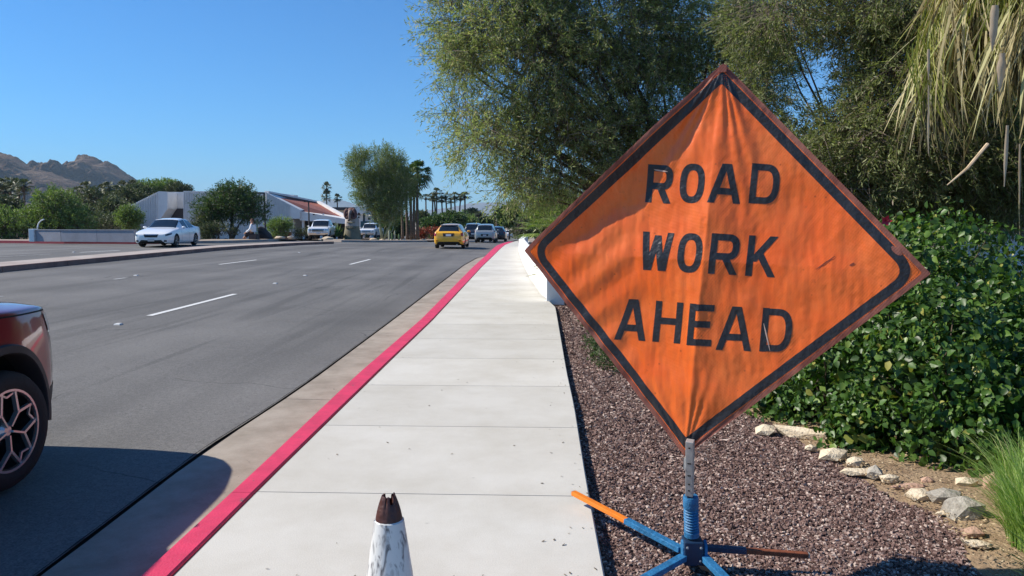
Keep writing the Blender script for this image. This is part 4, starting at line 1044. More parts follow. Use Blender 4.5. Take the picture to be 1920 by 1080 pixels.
shrub('backing_shrub', [(4.3, 8.3, .58, .8, .6, .92), (5.5, 8.5, .4, .6, .6, .7), (3.3, 8.2, .55, .6, .5, .85)], 1400, 16, 0.055, 0.03, M['leafS'], 'dark shrub filling the gap between the hedge and the white garden wall', 16, base=(4.3, 8.3, -0.07))
for i, (x, y, r, lab) in enumerate([(4.2, 27, 1.6, 'green garden shrub far behind the young fan palm'), (8.5, 33, 2.4, 'wide garden tree far beyond the sign'), (3.6, 38, 1.5, 'rounded garden shrub farther along behind the white wall'), (14, 40, 3.2, 'tall garden tree farthest behind the hedge')]):
    e = shrub('garden_shrub', [(x, y, r*.8, r, r, r*.9), (x+r*.6, y+r*.5, r*.7, r*.7, r*.7, r*.8)], 700, 16, 0.2, 0.08, M['leafD'] if i % 2 else M['leafG'], lab, 30+i, base=(x, y, -0.1), tl=.4, cs=1, tw=.008)
# palm with hanging dry skirt at the upper right
pm = empty('skirted_palm', (4.75, 6.9, -0.07), 0, 'palm with a long hanging skirt of dry straw fronds at the upper right', 'palm tree')
mb = MB(); mb.tube([(0, 0, 0), (0.03, 0, 1.5), (0, 0, 3.2), (0, 0, 5.2)], [0.3, 0.25, 0.24, 0.22], 14); mb.build('trunk', M['palmtrunk'], pm, smooth=True)
rng = np.random.default_rng(17)
def strands(name, n, r0, r1, z0, z1, l0, l1, w0, w1, m, sway=0.12, az=(0, 6.283), clustern=90, out=0.35):
    cl_a = az[0]+(az[1]-az[0])*rng.random(clustern); cl_r = r0+(r1-r0)*rng.random(clustern)**0.8; cl_z = z0+(z1-z0)*rng.random(clustern)-0.5*(cl_r-r0)/(r1-r0)
    cl_t = rng.normal(size=(clustern, 3))*[0.16, 0.16, 0]
    k = rng.integers(0, clustern, n); a = cl_a[k]+rng.normal(size=n)*0.09; r = cl_r[k]+rng.normal(size=n)*0.06; z = cl_z[k]+rng.normal(size=n)*0.12
    b = np.stack([r*np.cos(a), r*np.sin(a), z], -1); L = (l0+(l1-l0)*rng.random(n)**1.3)[:, None]
    o_ = np.stack([np.cos(a), np.sin(a), np.zeros(n)], -1)*out; dn = np.array([0, 0, -1.0]); sw_ = cl_t[k]+rng.normal(size=(n, 3))*[sway, sway, 0]
    def pt(t): return b+dn*L*t+o_*L*(t*0.5-0.5*t*t)+sw_*L*t
    s_ = unit(rng.normal(size=(n, 3))*[1, 1, 0.1])*(w0+(w1-w0)*rng.random(n)**2)[:, None]
    P = [pt(t) for t in (0, .25, .5, .75, 1)]; w = [.6, 1, 1, .7, .15]
    V = np.stack([x for p, q in zip(P, w) for x in (p-s_*q, p+s_*q)], 1)
    return tag(link(name, np_mesh(name, V, [(0, 1, 3, 2), (2, 3, 5, 4), (4, 5, 7, 6), (6, 7, 9, 8)], 4, m), pm), kind='stuff')
strands('skirt', 3500, 0.25, 1.45, 3.45, 5.0, 0.25, 0.95, 0.003, 0.014, M['straw'], sway=.2, clustern=60)
strands('long_straw', 26, 0.3, 1.5, 3.2, 4.0, 0.8, 1.7, 0.006, 0.014, M['straw'], clustern=50)
strands('green_fringe', 2600, 0.5, 1.4, 3.5, 4.9, 0.25, 0.85, 0.003, 0.007, M['bloom'], clustern=26, sway=0.24)
strands('dark_thatch', 2600, 0.2, 1.2, 3.4, 4.9, 0.3, 0.9, 0.006, 0.016, M['thatch'], clustern=80, sway=.15)
M['bract'] = mat('tan_dry_bract', (0.62, 0.48, 0.32), 0.8, col2=(0.36, 0.25, 0.14), scale=12, stretch=(1, 1, 0.2))
for (px_, y0_, y1_, w_, Yd) in ((1866, 10, 96, 19, 5.9), (1880, 100, 172, 19, 6.0), (1889, 235, 350, 9, 5.8), (1741, 92, 150, 7, 6.1), (1741, 160, 288, 3.4, 6.2), (1912, 270, 380, 5, 5.9)):
    a = at_y(px_, y0_, Yd); b = at_y(px_-(6 if w_ > 8 else 0), y1_, Yd); mb = MB(); rows = []
    for i in range(9):
        t = i/8; p = a.lerp(b, t); hw = w_*Yd/F/2*(math.sin(math.pi*min(1, 0.25+t*0.75))**0.8)*(0.8+0.35*mnoise.noise(Vector((t*4, px_, 0)))); hw = max(hw, 0.004)
        rows.append([p+Vector((-hw, 0, 0))-pm.location, p+Vector((0, -hw*0.55, 0))-pm.location, p+Vector((hw, 0, 0))-pm.location])
    mb.grid(rows); mb.build('dry_bract', M['bract'], pm, smooth=True)
a, b = at_y(1852, 270, 6.0), at_y(1776, 347, 5.9); mb = MB(); mb.tube([a-pm.location, a.lerp(b, .5)+Vector((0, 0, -.03))-pm.location, b-pm.location], [.014, .012, .004], 6); mb.build('dry_stalk', M['bract'], pm)
def fan_fronds(mb, n, R0, el_lo, el_hi, pet, nl=11, rr=random, droop=0.35, w=0.05, center=(0, 0, 0), spread=1.25):
    for i in range(n):
        az = rr.uniform(0, 6.283); el = rr.uniform(el_lo, el_hi); d = Vector((math.cos(az)*math.cos(el), math.sin(az)*math.cos(el), math.sin(el)))
        side = d.cross(Vector((0, 0, 1))).normalized(); upv = side.cross(d)
        c = Vector(center); h = c+d*pet-Vector((0, 0, 0.1*pet*max(0, 1-el)))
        mb.add([c-side*w*.3, c+side*w*.3, h+side*w*.25, h-side*w*.25], [(0, 1, 2, 3)])
        for k in range(nl):
            f = (k/(nl-1)-0.5)*2*spread; L = R0*(1-0.35*abs(f)/spread)*rr.uniform(.85, 1.1); dd = (d*math.cos(f)+side*math.sin(f)).normalized()
            m_ = h+dd*L*0.6; t = h+dd*L+Vector((0, 0, -droop*L*rr.uniform(.6, 1.3))); sp = dd.cross(upv).normalized()*w*0.5
            mb.add([h, m_-sp, t, m_+sp], [(0, 1, 2, 3)])
    return mb
mb = MB(); fan_fronds(mb, 34, 1.0, -0.2, 1.3, 1.1, 16, random.Random(3), w=0.07, center=(0, 0, 5.2)); mb.build('crown', M['frond'], pm)
# small fan palm behind the white wall, left of the sign
fp = empty('young_fan_palm', (0.38, 15.6, 0.40), 0, 'young fan palm with spiky green fronds behind the white wall, left of the sign', 'palm tree')
mb = MB(); mb.tube([(0, 0, -0.3), (0, 0, 0.85)], [0.14, 0.12], 10); mb.build('trunk', M['palmtrunk'], fp)
rr = random.Random(12)
for i in range(38):
    mb = MB(); fan_fronds(mb, 1, 0.66, -0.30, 0.95, 0.46, 18, rr, droop=0.10, w=0.04, center=(0, 0, 0.95)); mb.build('frond', M['frondyoung'], fp)
shrub('dry_palm_tuft', [(0.5, 15.8, 0.62, .3, .3, .22)], 260, 10, 0.25, 0.02, M['straw'], 'dry straw tuft under the young fan palm', 3, base=(0.5, 15.8, 0.3), tl=0.2)
# ------------------------------------------------------------------ vehicles
def paint(name, col, metal=0.0, rough=0.3, coat=1.0):
    return mat(name, col, rough, metal=metal, coat=coat, spec=0.5)
M['pred'] = paint('dark_red_car_paint', (0.22, 0.004, 0.014), 0.25, 0.3); M['pwhite'] = paint('white_car_paint', (0.82, 0.82, 0.81)); M['pyellow'] = paint('yellow_car_paint', (0.86, 0.42, 0.01), 0, 0.35)
M['psilver'] = paint('silver_grey_car_paint', (0.34, 0.36, 0.36), 0.4, 0.35); M['pdark'] = paint('dark_grey_car_paint', (0.05, 0.055, 0.065), 0.3); M['pblack'] = paint('black_car_paint', (0.012, 0.016, 0.025), 0.1)
M['glass'] = mat('dark_car_glass', (0.012, 0.016, 0.02), 0.06, spec=0.8)
M['tyre'] = mat('tyre_rubber', (0.014, 0.014, 0.014), 0.85, bump=0.2); M['alloy'] = mat('alloy_wheel', (0.50, 0.50, 0.50), 0.32, metal=0.75)
M['alloydark'] = mat('dark_wheel_barrel', (0.012, 0.012, 0.013), 0.5); M['lamp'] = mat('headlamp_lens', (0.55, 0.58, 0.6), 0.08, metal=0.5); M['lampdark'] = mat('dark_headlamp', (0.05, 0.055, 0.06), 0.08, spec=0.8)
M['tail'] = mat('red_tail_lamp', (0.30, 0.008, 0.006), 0.15, spec=0.7); M['plate'] = mat('number_plate', (0.55, 0.55, 0.56), 0.5); M['chrome'] = mat('chrome', (0.6, 0.6, 0.62), 0.15, metal=1.0)
M['clad'] = mat('grey_black_cladding', (0.022, 0.021, 0.023), 0.6); M['under'] = mat('underbody', (0.006, 0.006, 0.006), 0.9)
def cr(P, t):
    """catmull-rom along axis 0 of array P at params t"""
    n = len(P); out = []
    for x in t:
        i = min(int(x), n-2); f = x-i
        p0, p1, p2, p3 = P[max(i-1, 0)], P[i], P[i+1], P[min(i+2, n-1)]
        m1 = (p2-p0)*0.5; m2 = (p3-p1)*0.5
        if i == 0: m1 = (p2-p1)*1.0
        if i == n-2: m2 = (p2-p1)*1.0
        tt = 0.5  # tension
        m1 = m1*tt+ (p2-p1)*(1-tt); m2 = m2*tt+(p2-p1)*(1-tt)
        out.append((2*f**3-3*f*f+1)*p1+(f**3-2*f*f+f)*m1+(-2*f**3+3*f*f)*p2+(f**3-f*f)*m2)
    return np.array(out)
def build_car(name, label, spec, pnt, kindname='car', group=None, up=4, cat=None):
    """spec: stations [x, zbot, zbelt, ztop, wmax, wtop]; glass intervals; everything in metres, x forward"""
    root = empty(name, (0, 0, 0), 0, label, cat or kindname, group)
    St = spec['st']; rows = []
    for (x, zb, zt, zr, w, wt) in St:
        h = zt-zb; d = zr-zt
        cab = d > 0.25
        r = [(x, 0, zb), (x, w*0.86, zb), (x, w*0.965, zb+0.05), (x, w, zb+0.36*h), (x, w*0.995, zb+0.72*h), (x, w*0.955, zt-0.02), (x, (w*0.93), zt+0.01)]
        if cab: r += [(x, wt*1.0, zr-0.075), (x, wt*0.90, zr-0.022), (x, wt*0.5, zr+0.004), (x, 0, zr+0.012)]
        else: r += [(x, wt*0.92, zt+d*0.55+0.005), (x, wt*0.75, zt+d*0.85+0.006), (x, wt*0.4, zr+0.004), (x, 0, zr+0.008)]
        rows.append(r)
    P = np.array(rows, float)                                   # S x 11 x 3
    ns, nc = P.shape[:2]
    ts = np.concatenate([np.linspace(i, i+1, up, endpoint=False) for i in range(ns-1)]+[[ns-1]])
    tcs = np.concatenate([np.linspace(j, j+1, 3, endpoint=False) for j in range(nc-1)]+[[nc-1]])
    A = cr(P, ts); A = cr(A.transpose(1, 0, 2), tcs).transpose(1, 0, 2)
    full = np.concatenate([A, (A*np.array([1, -1, 1]))[:, -2:0:-1]], 1)    # close the ring
    nr, nk = full.shape[:2]; ncc = A.shape[1]
    verts = [tuple(v) for v in full.reshape(-1, 3)]; faces = []; mi = []
    gl = spec.get('glass', {}); side = spec.get('side', []); seam = spec.get('seam', [])
    for i in range(nr-1):
        ti = (ts[i]+ts[i+1])/2; si = int(ti)
        for j in range(nk):
            j2 = (j+1) % nk; jj = min(j, j2) if j < ncc-1 else nk-1-j
            tj = int(tcs[min(jj, ncc-2)])
            m_ = 0
            if si in side and tj == 6: m_ = 1 if j < ncc else 2
            elif si in gl and tj >= 7 and not (tj == 7 and False): m_ = gl[si]
            elif tj == 0: m_ = 5
            faces.append((i*nk+j, (i+1)*nk+j, (i+1)*nk+j2, i*nk+j2)); mi.append(m_)
    # end caps as fans
    for i0, fl_ in ((0, True), (nr-1, False)):
        c = full[i0].mean(0); verts.append(tuple(c)); ci = len(verts)-1
        for j in range(nk):
            f = (i0*nk+j, i0*nk+(j+1) % nk, ci); faces.append(f if fl_ else f[::-1]); mi.append(0)
    me = bpy.data.meshes.new('body'); me.from_pydata(verts, [], faces)
    for _ in range(7): me.materials.append(pnt)
    me.polygons.foreach_set('material_index', mi); me.update()
    bm = bmesh.new(); bm.from_mesh(me); bmesh.ops.recalc_face_normals(bm, faces=bm.faces); bm.to_mesh(me)
    bvh = BVHTree.FromBMesh(bm); bm.free()
    tmp = bpy.data.objects.new('tmp', me); COL.objects.link(tmp)
    wr, wx, wy, ar = spec['wr'], spec['wx'], spec['wy'], spec['arch']
    cm = MB()
    for x in wx:
        for s in (-1, 1):
            q = Matrix.Translation((x, s*(wy-0.13), spec.get('archz', wr))) @ Matrix.Rotation(R(90), 4, 'X')
            cm.lathe([(0.001, -0.3), (ar, -0.3), (ar, 0.3), (0.001, 0.3)], 32, M=q)
    cme = cm.mesh('cut', M['under']); bm = bmesh.new(); bm.from_mesh(cme); bmesh.ops.remove_doubles(bm, verts=bm.verts, dist=1e-4); bmesh.ops.recalc_face_normals(bm, faces=bm.faces); bm.to_mesh(cme); bm.free()
    cut = bpy.data.objects.new('cut', cme); COL.objects.link(cut)
    for k_ in range(6): cme.materials.append(M['under'])
    cme.polygons.foreach_set('material_index', [6]*len(cme.polygons))
    md = tmp.modifiers.new('b', 'BOOLEAN'); md.operation = 'DIFFERENCE'; md.object = cut; md.solver = 'EXACT'
    bpy.context.view_layer.update()
    dg = bpy.context.evaluated_depsgraph_get(); ev = tmp.evaluated_get(dg); res = bpy.data.meshes.new_from_object(ev)
    bpy.data.objects.remove(tmp); bpy.data.objects.remove(cut)
    names = {0: ('body', pnt), 1: ('side_window', M['glass']), 2: ('side_window', M['glass']), 3: ('windshield', M['glass']), 4: ('rear_window', M['glass']), 5: ('underbody', M['under']), 6: ('wheel_well', M['under'])}
    for k_, (nm, mt_) in names.items():
        bm = bmesh.new(); bm.from_mesh(res)
        bmesh.ops.delete(bm, geom=[f for f in bm.faces if f.material_index != k_], context='FACES')
        if not bm.faces: bm.free(); continue
        if k_ in (1, 2, 3, 4):
            pass
        if k_ == 6:
            groups = [(a_, b_) for a_ in (-1, 1) for b_ in (-1, 1)]
            for a_, b_ in groups:
                b2 = bm.copy(); bmesh.ops.delete(b2, geom=[f for f in b2.faces if (f.calc_center_median().x > 0) != (a_ > 0) or (f.calc_center_median().y > 0) != (b_ > 0)], context='FACES')
                if b2.faces:
                    m3 = bpy.data.meshes.new(nm); b2.to_mesh(m3); m3.materials.clear(); m3.materials.append(mt_); m3.polygons.foreach_set('material_index', [0]*len(m3.polygons)); link(nm, m3, root)
                b2.free()
            bm.free(); continue
        m2 = bpy.data.meshes.new(nm); bm.to_mesh(m2); bm.free(); m2.materials.clear(); m2.materials.append(mt_)
        m2.polygons.foreach_set('material_index', [0]*len(m2.polygons)); m2.shade_smooth(); m2.set_sharp_from_angle(angle=R(38))
        link(nm, m2, root)
    # helper: a patch laid on the body
    def patch(nm, m_, axis, quad, nu=6, nv=4, off=0.006, parent=root):
        d = {'f': Vector((-1, 0, 0)), 'r': Vector((1, 0, 0)), 'l': Vector((0, -1, 0)), 'R': Vector((0, 1, 0)), 'fl': Vector((-1, -1, 0)).normalized(), 'fr': Vector((-1, 1, 0)).normalized(),
             'rl': Vector((1, -1, 0)).normalized(), 'rr': Vector((1, 1, 0)).normalized()}[axis]
        sv = Vector((0, 0, 1)).cross(d)
        rows = []; dead = False
        for i in range(nv+1):
            row = []
            for j in range(nu+1):
                u, v = j/nu, i/nv
                a = Vector(quad[0]).lerp(Vector(quad[1]), u); b = Vector(quad[3]).lerp(Vector(quad[2]), u); p = a.lerp(b, v)
                o_ = sv*p.x+Vector((0, 0, p.y))-d*6+spec.get('c', Vector((0, 0, 0)))
                h = bvh.ray_cast(o_, d)
                row.append(None if h[0] is None else h[0]-d*off)
            rows.append(row)
        mb = MB(); n = nu+1; ids = {}
        for i, r in enumerate(rows):
            for j, p in enumerate(r):
                if p is not None: ids[(i, j)] = len(mb.v); mb.v.append(tuple(p))
        for i in range(nv):
            for j in range(nu):
                q = [(i, j), (i, j+1), (i+1, j+1), (i+1, j)]
                if all(t in ids for t in q):
                    pts = [Vector(mb.v[ids[t]]) for t in q]
                    if max((pts[a]-pts[(a+1) % 4]).length for a in range(4)) < 0.45: mb.f.append(tuple(ids[t] for t in q)); mb.m.append(0)
        if not mb.f: return None
        return mb.build(nm, m_, parent, smooth=True)
    # wheels
    wm = {}
    def wheel(x, s):
        w = bpy.data.objects.new('wheel', wm['hub']) if 'hub' in wm else None
        T = spec.get('tw', 0.22)
        if w is None:
            mb = MB(); q = Matrix.Rotation(R(90), 4, 'X'); mb.lathe([(0.001, -0.06), (0.05, -0.06), (0.05, T*0.32), (0.03, T*0.40), (0.001, T*0.40)], 14, M=q.inverted()); wm['hub'] = mb.mesh('wheel', spec.get('rimm', M['alloy']))
            mb = MB(); r0 = wr*spec.get('rimf', 0.66)
            mb.lathe([(r0-0.01, -T/2), (wr-0.03, -T/2), (wr-0.006, -T*0.36), (wr, -T*0.2), (wr, T*0.2), (wr-0.006, T*0.36), (wr-0.03, T/2), (r0+0.008, T/2+0.002), (r0-0.012, T/2-0.02)], 40, M=q.inverted()); wm['tyre'] = mb.mesh('tyre', M['tyre']); wm['tyre'].shade_smooth()
            mb = MB(); mb.lathe([(r0-0.003, T/2-0.012), (r0-0.02, T/2-0.02), (r0-0.03, T*0.1), (r0-0.04, -T*0.3), (0.04, -T*0.3)], 36, M=q.inverted()); wm['barrel'] = mb.mesh('barrel', M['alloydark'])
            mb = MB(); nsp = spec.get('spokes', 5); yy_ = T*0.40
            for k_ in range(nsp):
                a = 2*math.pi*k_/nsp+0.3
                def pt(r, a, dy=0): return Vector((r*math.cos(a), yy_+dy, r*math.sin(a)))
                if spec.get('yspoke'):
                    mb.bar(pt(0.03, a), pt(r0*0.52, a, 0.006), 0.012, 0.030, up=(0, 1, 0)); da = math.pi/nsp*0.86
                    mb.bar(pt(r0*0.50, a, 0.006), pt(r0-0.012, a+da*0.72, 0), 0.016, 0.026, up=(0, 1, 0)); mb.bar(pt(r0*0.50, a, 0.006), pt(r0-0.012, a-da*0.72, 0), 0.016, 0.026, up=(0, 1, 0))
                    mb.bar(pt(r0-0.02, a+da*0.72), pt(r0-0.05, a+math.pi/nsp, -.008), 0.012, 0.014, up=(0, 1, 0)); mb.bar(pt(r0-0.02, a-da*0.72), pt(r0-0.05, a-math.pi/nsp, -.008), 0.012, 0.014, up=(0, 1, 0))
                else:
                    mb.bar(pt(0.03, a), pt(r0-0.01, a), 0.02, 0.06, up=(0, 1, 0))
            for k_ in range(40):
                a, b = 2*math.pi*k_/40, 2*math.pi*(k_+1)/40; rr_ = r0-0.006
                mb.bar((rr_*math.cos(a), T/2-0.01, rr_*math.sin(a)), (rr_*math.cos(b), T/2-0.01, rr_*math.sin(b)), 0.014, 0.012, up=(0, 1, 0))
            wm['rim'] = mb.mesh('rim', spec.get('rimm', M['alloy']))
            w = bpy.data.objects.new('wheel', wm['hub'])
        COL.objects.link(w); w.parent = root; w.location = (x, s*(wy-0.11), wr); w.rotation_euler = (0, 0.4*x, 0 if s > 0 else math.pi)
        for nm in ('tyre', 'barrel', 'rim'): link(nm, wm[nm], w)
    for x in wx:
        for s in (-1, 1): wheel(x, s)
    # mirrors
    mxp = spec.get('mirror')
    if mxp:
        for s in (-1, 1):
            bm = bmesh.new(); bmesh.ops.create_icosphere(bm, subdivisions=2, radius=1)
            for v in bm.verts: v.co = Vector((v.co.x*0.055*(1.3 if v.co.x > 0 else .6), v.co.y*0.105, v.co.z*0.065))
            mm = bpy.data.meshes.new('mirror'); bm.to_mesh(mm); bm.free(); mm.materials.append(pnt); mm.shade_smooth(); o = link('mirror', mm, root); o.location = (mxp[0], s*mxp[1], mxp[2])
    return root, patch
SEDAN = dict(st=[(2.36, .36, .58, .60, .55, .5), (2.30, .22, .66, .68, .76, .66), (2.12, .19, .72, .76, .86, .74), (1.75, .18, .80, .86, .905, .80), (1.30, .18, .86, .94, .915, .80), (0.95, .18, .90, .99, .915, .76),
                 (0.30, .18, .93, 1.38, .92, .62), (0.18, .18, .935, 1.405, .92, .61), (-0.35, .18, .94, 1.455, .92, .60), (-0.42, .18, .94, 1.457, .92, .60), (-1.10, .18, .96, 1.40, .92, .58), (-1.20, .18, .965, 1.37, .92, .575),
                 (-1.78, .20, .99, 1.08, .91, .70), (-2.05, .22, .98, 1.06, .89, .72), (-2.28, .26, .93, .97, .82, .66), (-2.36, .40, .80, .82, .62, .5)],
             glass={5: 3, 11: 4}, side=[6, 8, 10], wr=.32, wx=(1.42, -1.29), wy=.91, arch=.365, mirror=(.62, .98, .98), spokes=5, tw=.21)
SEDAN['side'] = [6, 7, 9, 10]
HATCH = dict(st=[(2.12, .38, .58, .60, .55, .5), (2.05, .24, .66, .68, .75, .66), (1.85, .2, .74, .80, .85, .72), (1.45, .19, .84, .92, .885, .76), (0.95, .19, .90, 1.0, .895, .72), (0.25, .19, .93, 1.38, .90, .60), (0.15, .19, .935, 1.40, .90, .59),
                 (-0.5, .19, .95, 1.45, .90, .59), (-0.58, .19, .95, 1.45, .90, .59), (-1.25, .2, .97, 1.42, .90, .57), (-1.60, .2, .98, 1.37, .895, .56), (-1.72, .22, .99, 1.33, .885, .545), (-2.02, .26, .97, 1.02, .85, .66), (-2.12, .30, .90, .92, .80, .64), (-2.17, .42, .70, .72, .66, .5)],
             glass={4: 3, 11: 4}, side=[5, 6, 8, 9], wr=.31, wx=(1.30, -1.26), wy=.885, arch=.355, mirror=(.55, .96, .99), spokes=5, tw=.2)
SUV = dict(st=[(2.30, .45, .72, .75, .6, .5), (2.22, .30, .86, .90, .80, .68), (2.02, .26, .94, 1.00, .885, .76), (1.60, .25, 1.00, 1.07, .925, .80), (1.05, .25, 1.03, 1.13, .93, .76), (0.45, .25, 1.06, 1.58, .935, .66), (0.35, .25, 1.065, 1.61, .935, .655),
               (-0.35, .25, 1.08, 1.67, .935, .66), (-0.43, .25, 1.08, 1.67, .935, .66), (-1.30, .25, 1.10, 1.65, .935, .65), (-1.80, .26, 1.11, 1.60, .93, .63), (-1.95, .28, 1.12, 1.56, .92, .61), (-2.22, .32, 1.08, 1.12, .88, .70), (-2.32, .38, .95, .98, .82, .66), (-2.36, .50, .75, .77, .65, .5)],
           glass={4: 3, 11: 4}, side=[5, 6, 8, 9], wr=.36, wx=(1.42, -1.30), wy=.93, arch=.41, mirror=(.75, 1.03, 1.1), spokes=5, tw=.23)
RED = dict(st=[(2.34, .50, .74, .76, .50, .4), (2.31, .36, .90, .92, .60, .50), (2.20, .32, 1.00, 1.03, .72, .62), (2.00, .30, 1.035, 1.075, .835, .74), (1.60, .28, 1.05, 1.11, .935, .80), (1.02, .28, 1.075, 1.16, .94, .76), (0.45, .28, 1.10, 1.60, .945, .68), (0.35, .28, 1.105, 1.63, .945, .675),
               (-0.35, .28, 1.12, 1.68, .945, .67), (-0.43, .28, 1.12, 1.68, .945, .67), (-1.30, .28, 1.13, 1.66, .945, .66), (-1.80, .28, 1.14, 1.61, .94, .64), (-1.95, .30, 1.15, 1.57, .93, .62), (-2.22, .34, 1.10, 1.14, .90, .70), (-2.32, .40, .95, .98, .84, .66), (-2.36, .50, .75, .77, .65, .5)],
           glass={5: 3, 12: 4}, side=[6, 7, 9, 10], wr=.36, wx=(1.44, -1.28), wy=.955, arch=.425, archz=.40, mirror=(.75, 1.05, 1.15), spokes=5, yspoke=True, tw=.235, rimf=.69)
PICK = dict(st=[(2.85, .60, .98, 1.0, .88, .76), (2.80, .45, 1.10, 1.12, .97, .84), (2.62, .42, 1.16, 1.20, 1.0, .86), (2.0, .42, 1.20, 1.27, 1.01, .86), (1.35, .42, 1.23, 1.31, 1.01, .82), (0.85, .42, 1.26, 1.84, 1.01, .73), (0.72, .42, 1.26, 1.89, 1.01, .72),
                (-0.1, .42, 1.27, 1.95, 1.01, .72), (-0.2, .42, 1.27, 1.95, 1.01, .72), (-0.82, .42, 1.27, 1.90, 1.01, .72), (-0.98, .42, 1.27, 1.84, 1.01, .72), (-1.12, .42, 1.27, 1.32, 1.01, .90), (-2.7, .45, 1.27, 1.30, 1.0, .9), (-2.85, .5, 1.25, 1.27, .97, .88)],
            glass={4: 3, 10: 4}, side=[5, 6, 8], wr=.40, wx=(1.85, -1.85), wy=1.0, arch=.47, archz=.45, mirror=(1.1, 1.16, 1.3), spokes=6, tw=.26)
def details(root, patch, kind, s=1.0):
    if kind == 'front_sedan':
        patch('grille', M['black'], 'f', [(-.30, .50), (.30, .50), (.36, .655), (-.36, .655)], 8, 3, .008)
        patch('chrome_bar', M['chrome'], 'f', [(-.26, .615), (.26, .615), (.33, .645), (-.33, .645)], 8, 1, .016)
        patch('lower_intake', M['black'], 'f', [(-.52, .28), (-.20, .28), (-.20, .36), (-.5, .37)], 6, 2, .008); patch('lower_intake', M['black'], 'f', [(.20, .28), (.52, .28), (.5, .37), (.20, .36)], 6, 2, .008)
        patch('number_plate', M['plate'], 'f', [(-.16, .30), (.16, .30), (.16, .43), (-.16, .43)], 2, 2, .022)
        for sg, ax_ in ((1, 'fl'), (-1, 'fr')):
            patch('headlight', M['lampdark'], ax_, [(sg*-.75*0+(-1.22 if sg > 0 else 1.22)*0+x, z) for x, z in ()] or [(sg*.78, .64), (sg*1.16, .56), (sg*1.16, .66), (sg*.72, .72)], 6, 3, .008)
            patch('fog_light', M['black'], 'f', [(sg*.60, .27), (sg*.74, .28), (sg*.74, .36), (sg*.62, .36)], 3, 2, .008)
    for s_, ax_ in ((1, 'l'), (-1, 'R')):
        pass
# dark red suv, front corner in view at the left edge
redsuv, pt_ = build_car('red_suv', 'dark red suv at the left edge with dark wheel arch and split spoke wheel', RED, M['pred'], 'car', up=6)
wc = on_z(14, 812, G(-3.1, 4.2)+0.36)
redsuv.location = (wc.x-0.965+0.03, wc.y-1.44, G(-3.9, 4)-0.002); redsuv.rotation_euler = (0, R(0), R(90)); redsuv.rotation_euler.z = R(90)
# the body is built facing +x; turned to face away from the camera along the road
for s_ in (-1, 1):
    for ix, x in enumerate(RED['wx']):
        mb = MB(); rows = []
        for i in range(29):
            a = R(-12+204*i/28); c, s2 = math.cos(a), math.sin(a)
            wv = lambda xx: float(np.interp(abs(xx), [1.6, 2.0, 2.2], [0.0, .085, .2])) if xx > 0 else 0.0
            rows.append([(x+c*r_, s_*(y_-wv(x+c*r_)), .40+s2*r_) for r_, y_ in ((.422, .80), (.420, .955), (.428, .964), (.470, .960), (.478, .940))])
        mb.grid(rows, flip=(s_ > 0)); mb.build('wheel_arch_trim', M['clad'], redsuv, smooth=True, sharp=50)
pt_('lower_bumper', M['clad'], 'f', [(-.86, .33), (.86, .33), (.88, .50), (-.88, .50)], 30, 3, .008)
pt_('grille', M['black'], 'f', [(-.60, .62), (.60, .62), (.62, .86), (-.62, .86)], 16, 3, .008)
for sg, ax_ in ((1, 'fl'), (-1, 'fr')):
    pt_('headlight', M['lamp'], ax_, [(sg*.88, .87), (sg*1.24, .86), (sg*1.22, .96), (sg*.86, .995)], 8, 4, .006)
    pt_('corner_seam', M['dark'], ax_, [(sg*.93, .58), (sg*.945, .58), (sg*.88, .87), (sg*.865, .87)], 2, 8, .004)
for sg, ax_ in ((1, 'l'), (-1, 'R')):
    q = lambda x, z: (-sg*x*-1 if ax_ == 'R' else x*-1*-1, z)
for ax_, sx in (('R', 1), ('l', -1)):
    pt_('hood_seam', M['dark'], ax_, [(sx*-0.9*-1*1.0, 1.03)]*0 or [(sx*-1.0*-1 if False else -sx*1.0, 1.042), (-sx*2.06, 1.012), (-sx*2.06, 1.022), (-sx*1.0, 1.052)], 14, 1, .004)
    pt_('sill_trim', M['clad'], ax_, [(-sx*-.82, .28), (-sx*.95, .28), (-sx*.95, .42), (-sx*-.82, .42)], 10, 2, .006)
    pt_('door_seam', M['dark'], ax_, [(-sx*.62, .42), (-sx*.63, .42), (-sx*.60, 1.05), (-sx*.59, 1.05)], 1, 8, .003)
    pt_('door_seam', M['dark'], ax_, [(-sx*-.38, .42), (-sx*-.37, .42), (-sx*-.38, 1.05), (-sx*-.39, 1.05)], 1, 8, .003)
# brake disc glimpse
# white sedan coming towards us in the far lanes
sed, ps = build_car('white_sedan', 'white sedan with dark windshield driving towards us beyond the median', SEDAN, M['pwhite'], 'car')
q = gp(289, 463.0); q = Vector((q.x, 38.6 if abs(q.y-38.6) > 3 else q.y, 0)); q.x = at_y(289, 460, q.y).x
sed.location = (q.x, q.y+1.6, G(q.x, q.y)); sed.rotation_euler = (0, 0, R(-84))
details(sed, ps, 'front_sedan')
for ax_, sx in (('l', -1), ('R', 1)):
    for x0 in (.70, -.36, -1.32): ps('door_seam', M['dark'], ax_, [(-sx*x0, .25), (-sx*(x0+.012), .25), (-sx*(x0+.012), .92), (-sx*x0, .92)], 1, 6, .003)
    for x0 in (-.25, -1.15): ps('door_handle', M['chrome'], ax_, [(-sx*x0, .76), (-sx*(x0+.17), .76), (-sx*(x0+.17), .785), (-sx*x0, .785)], 3, 1, .02)
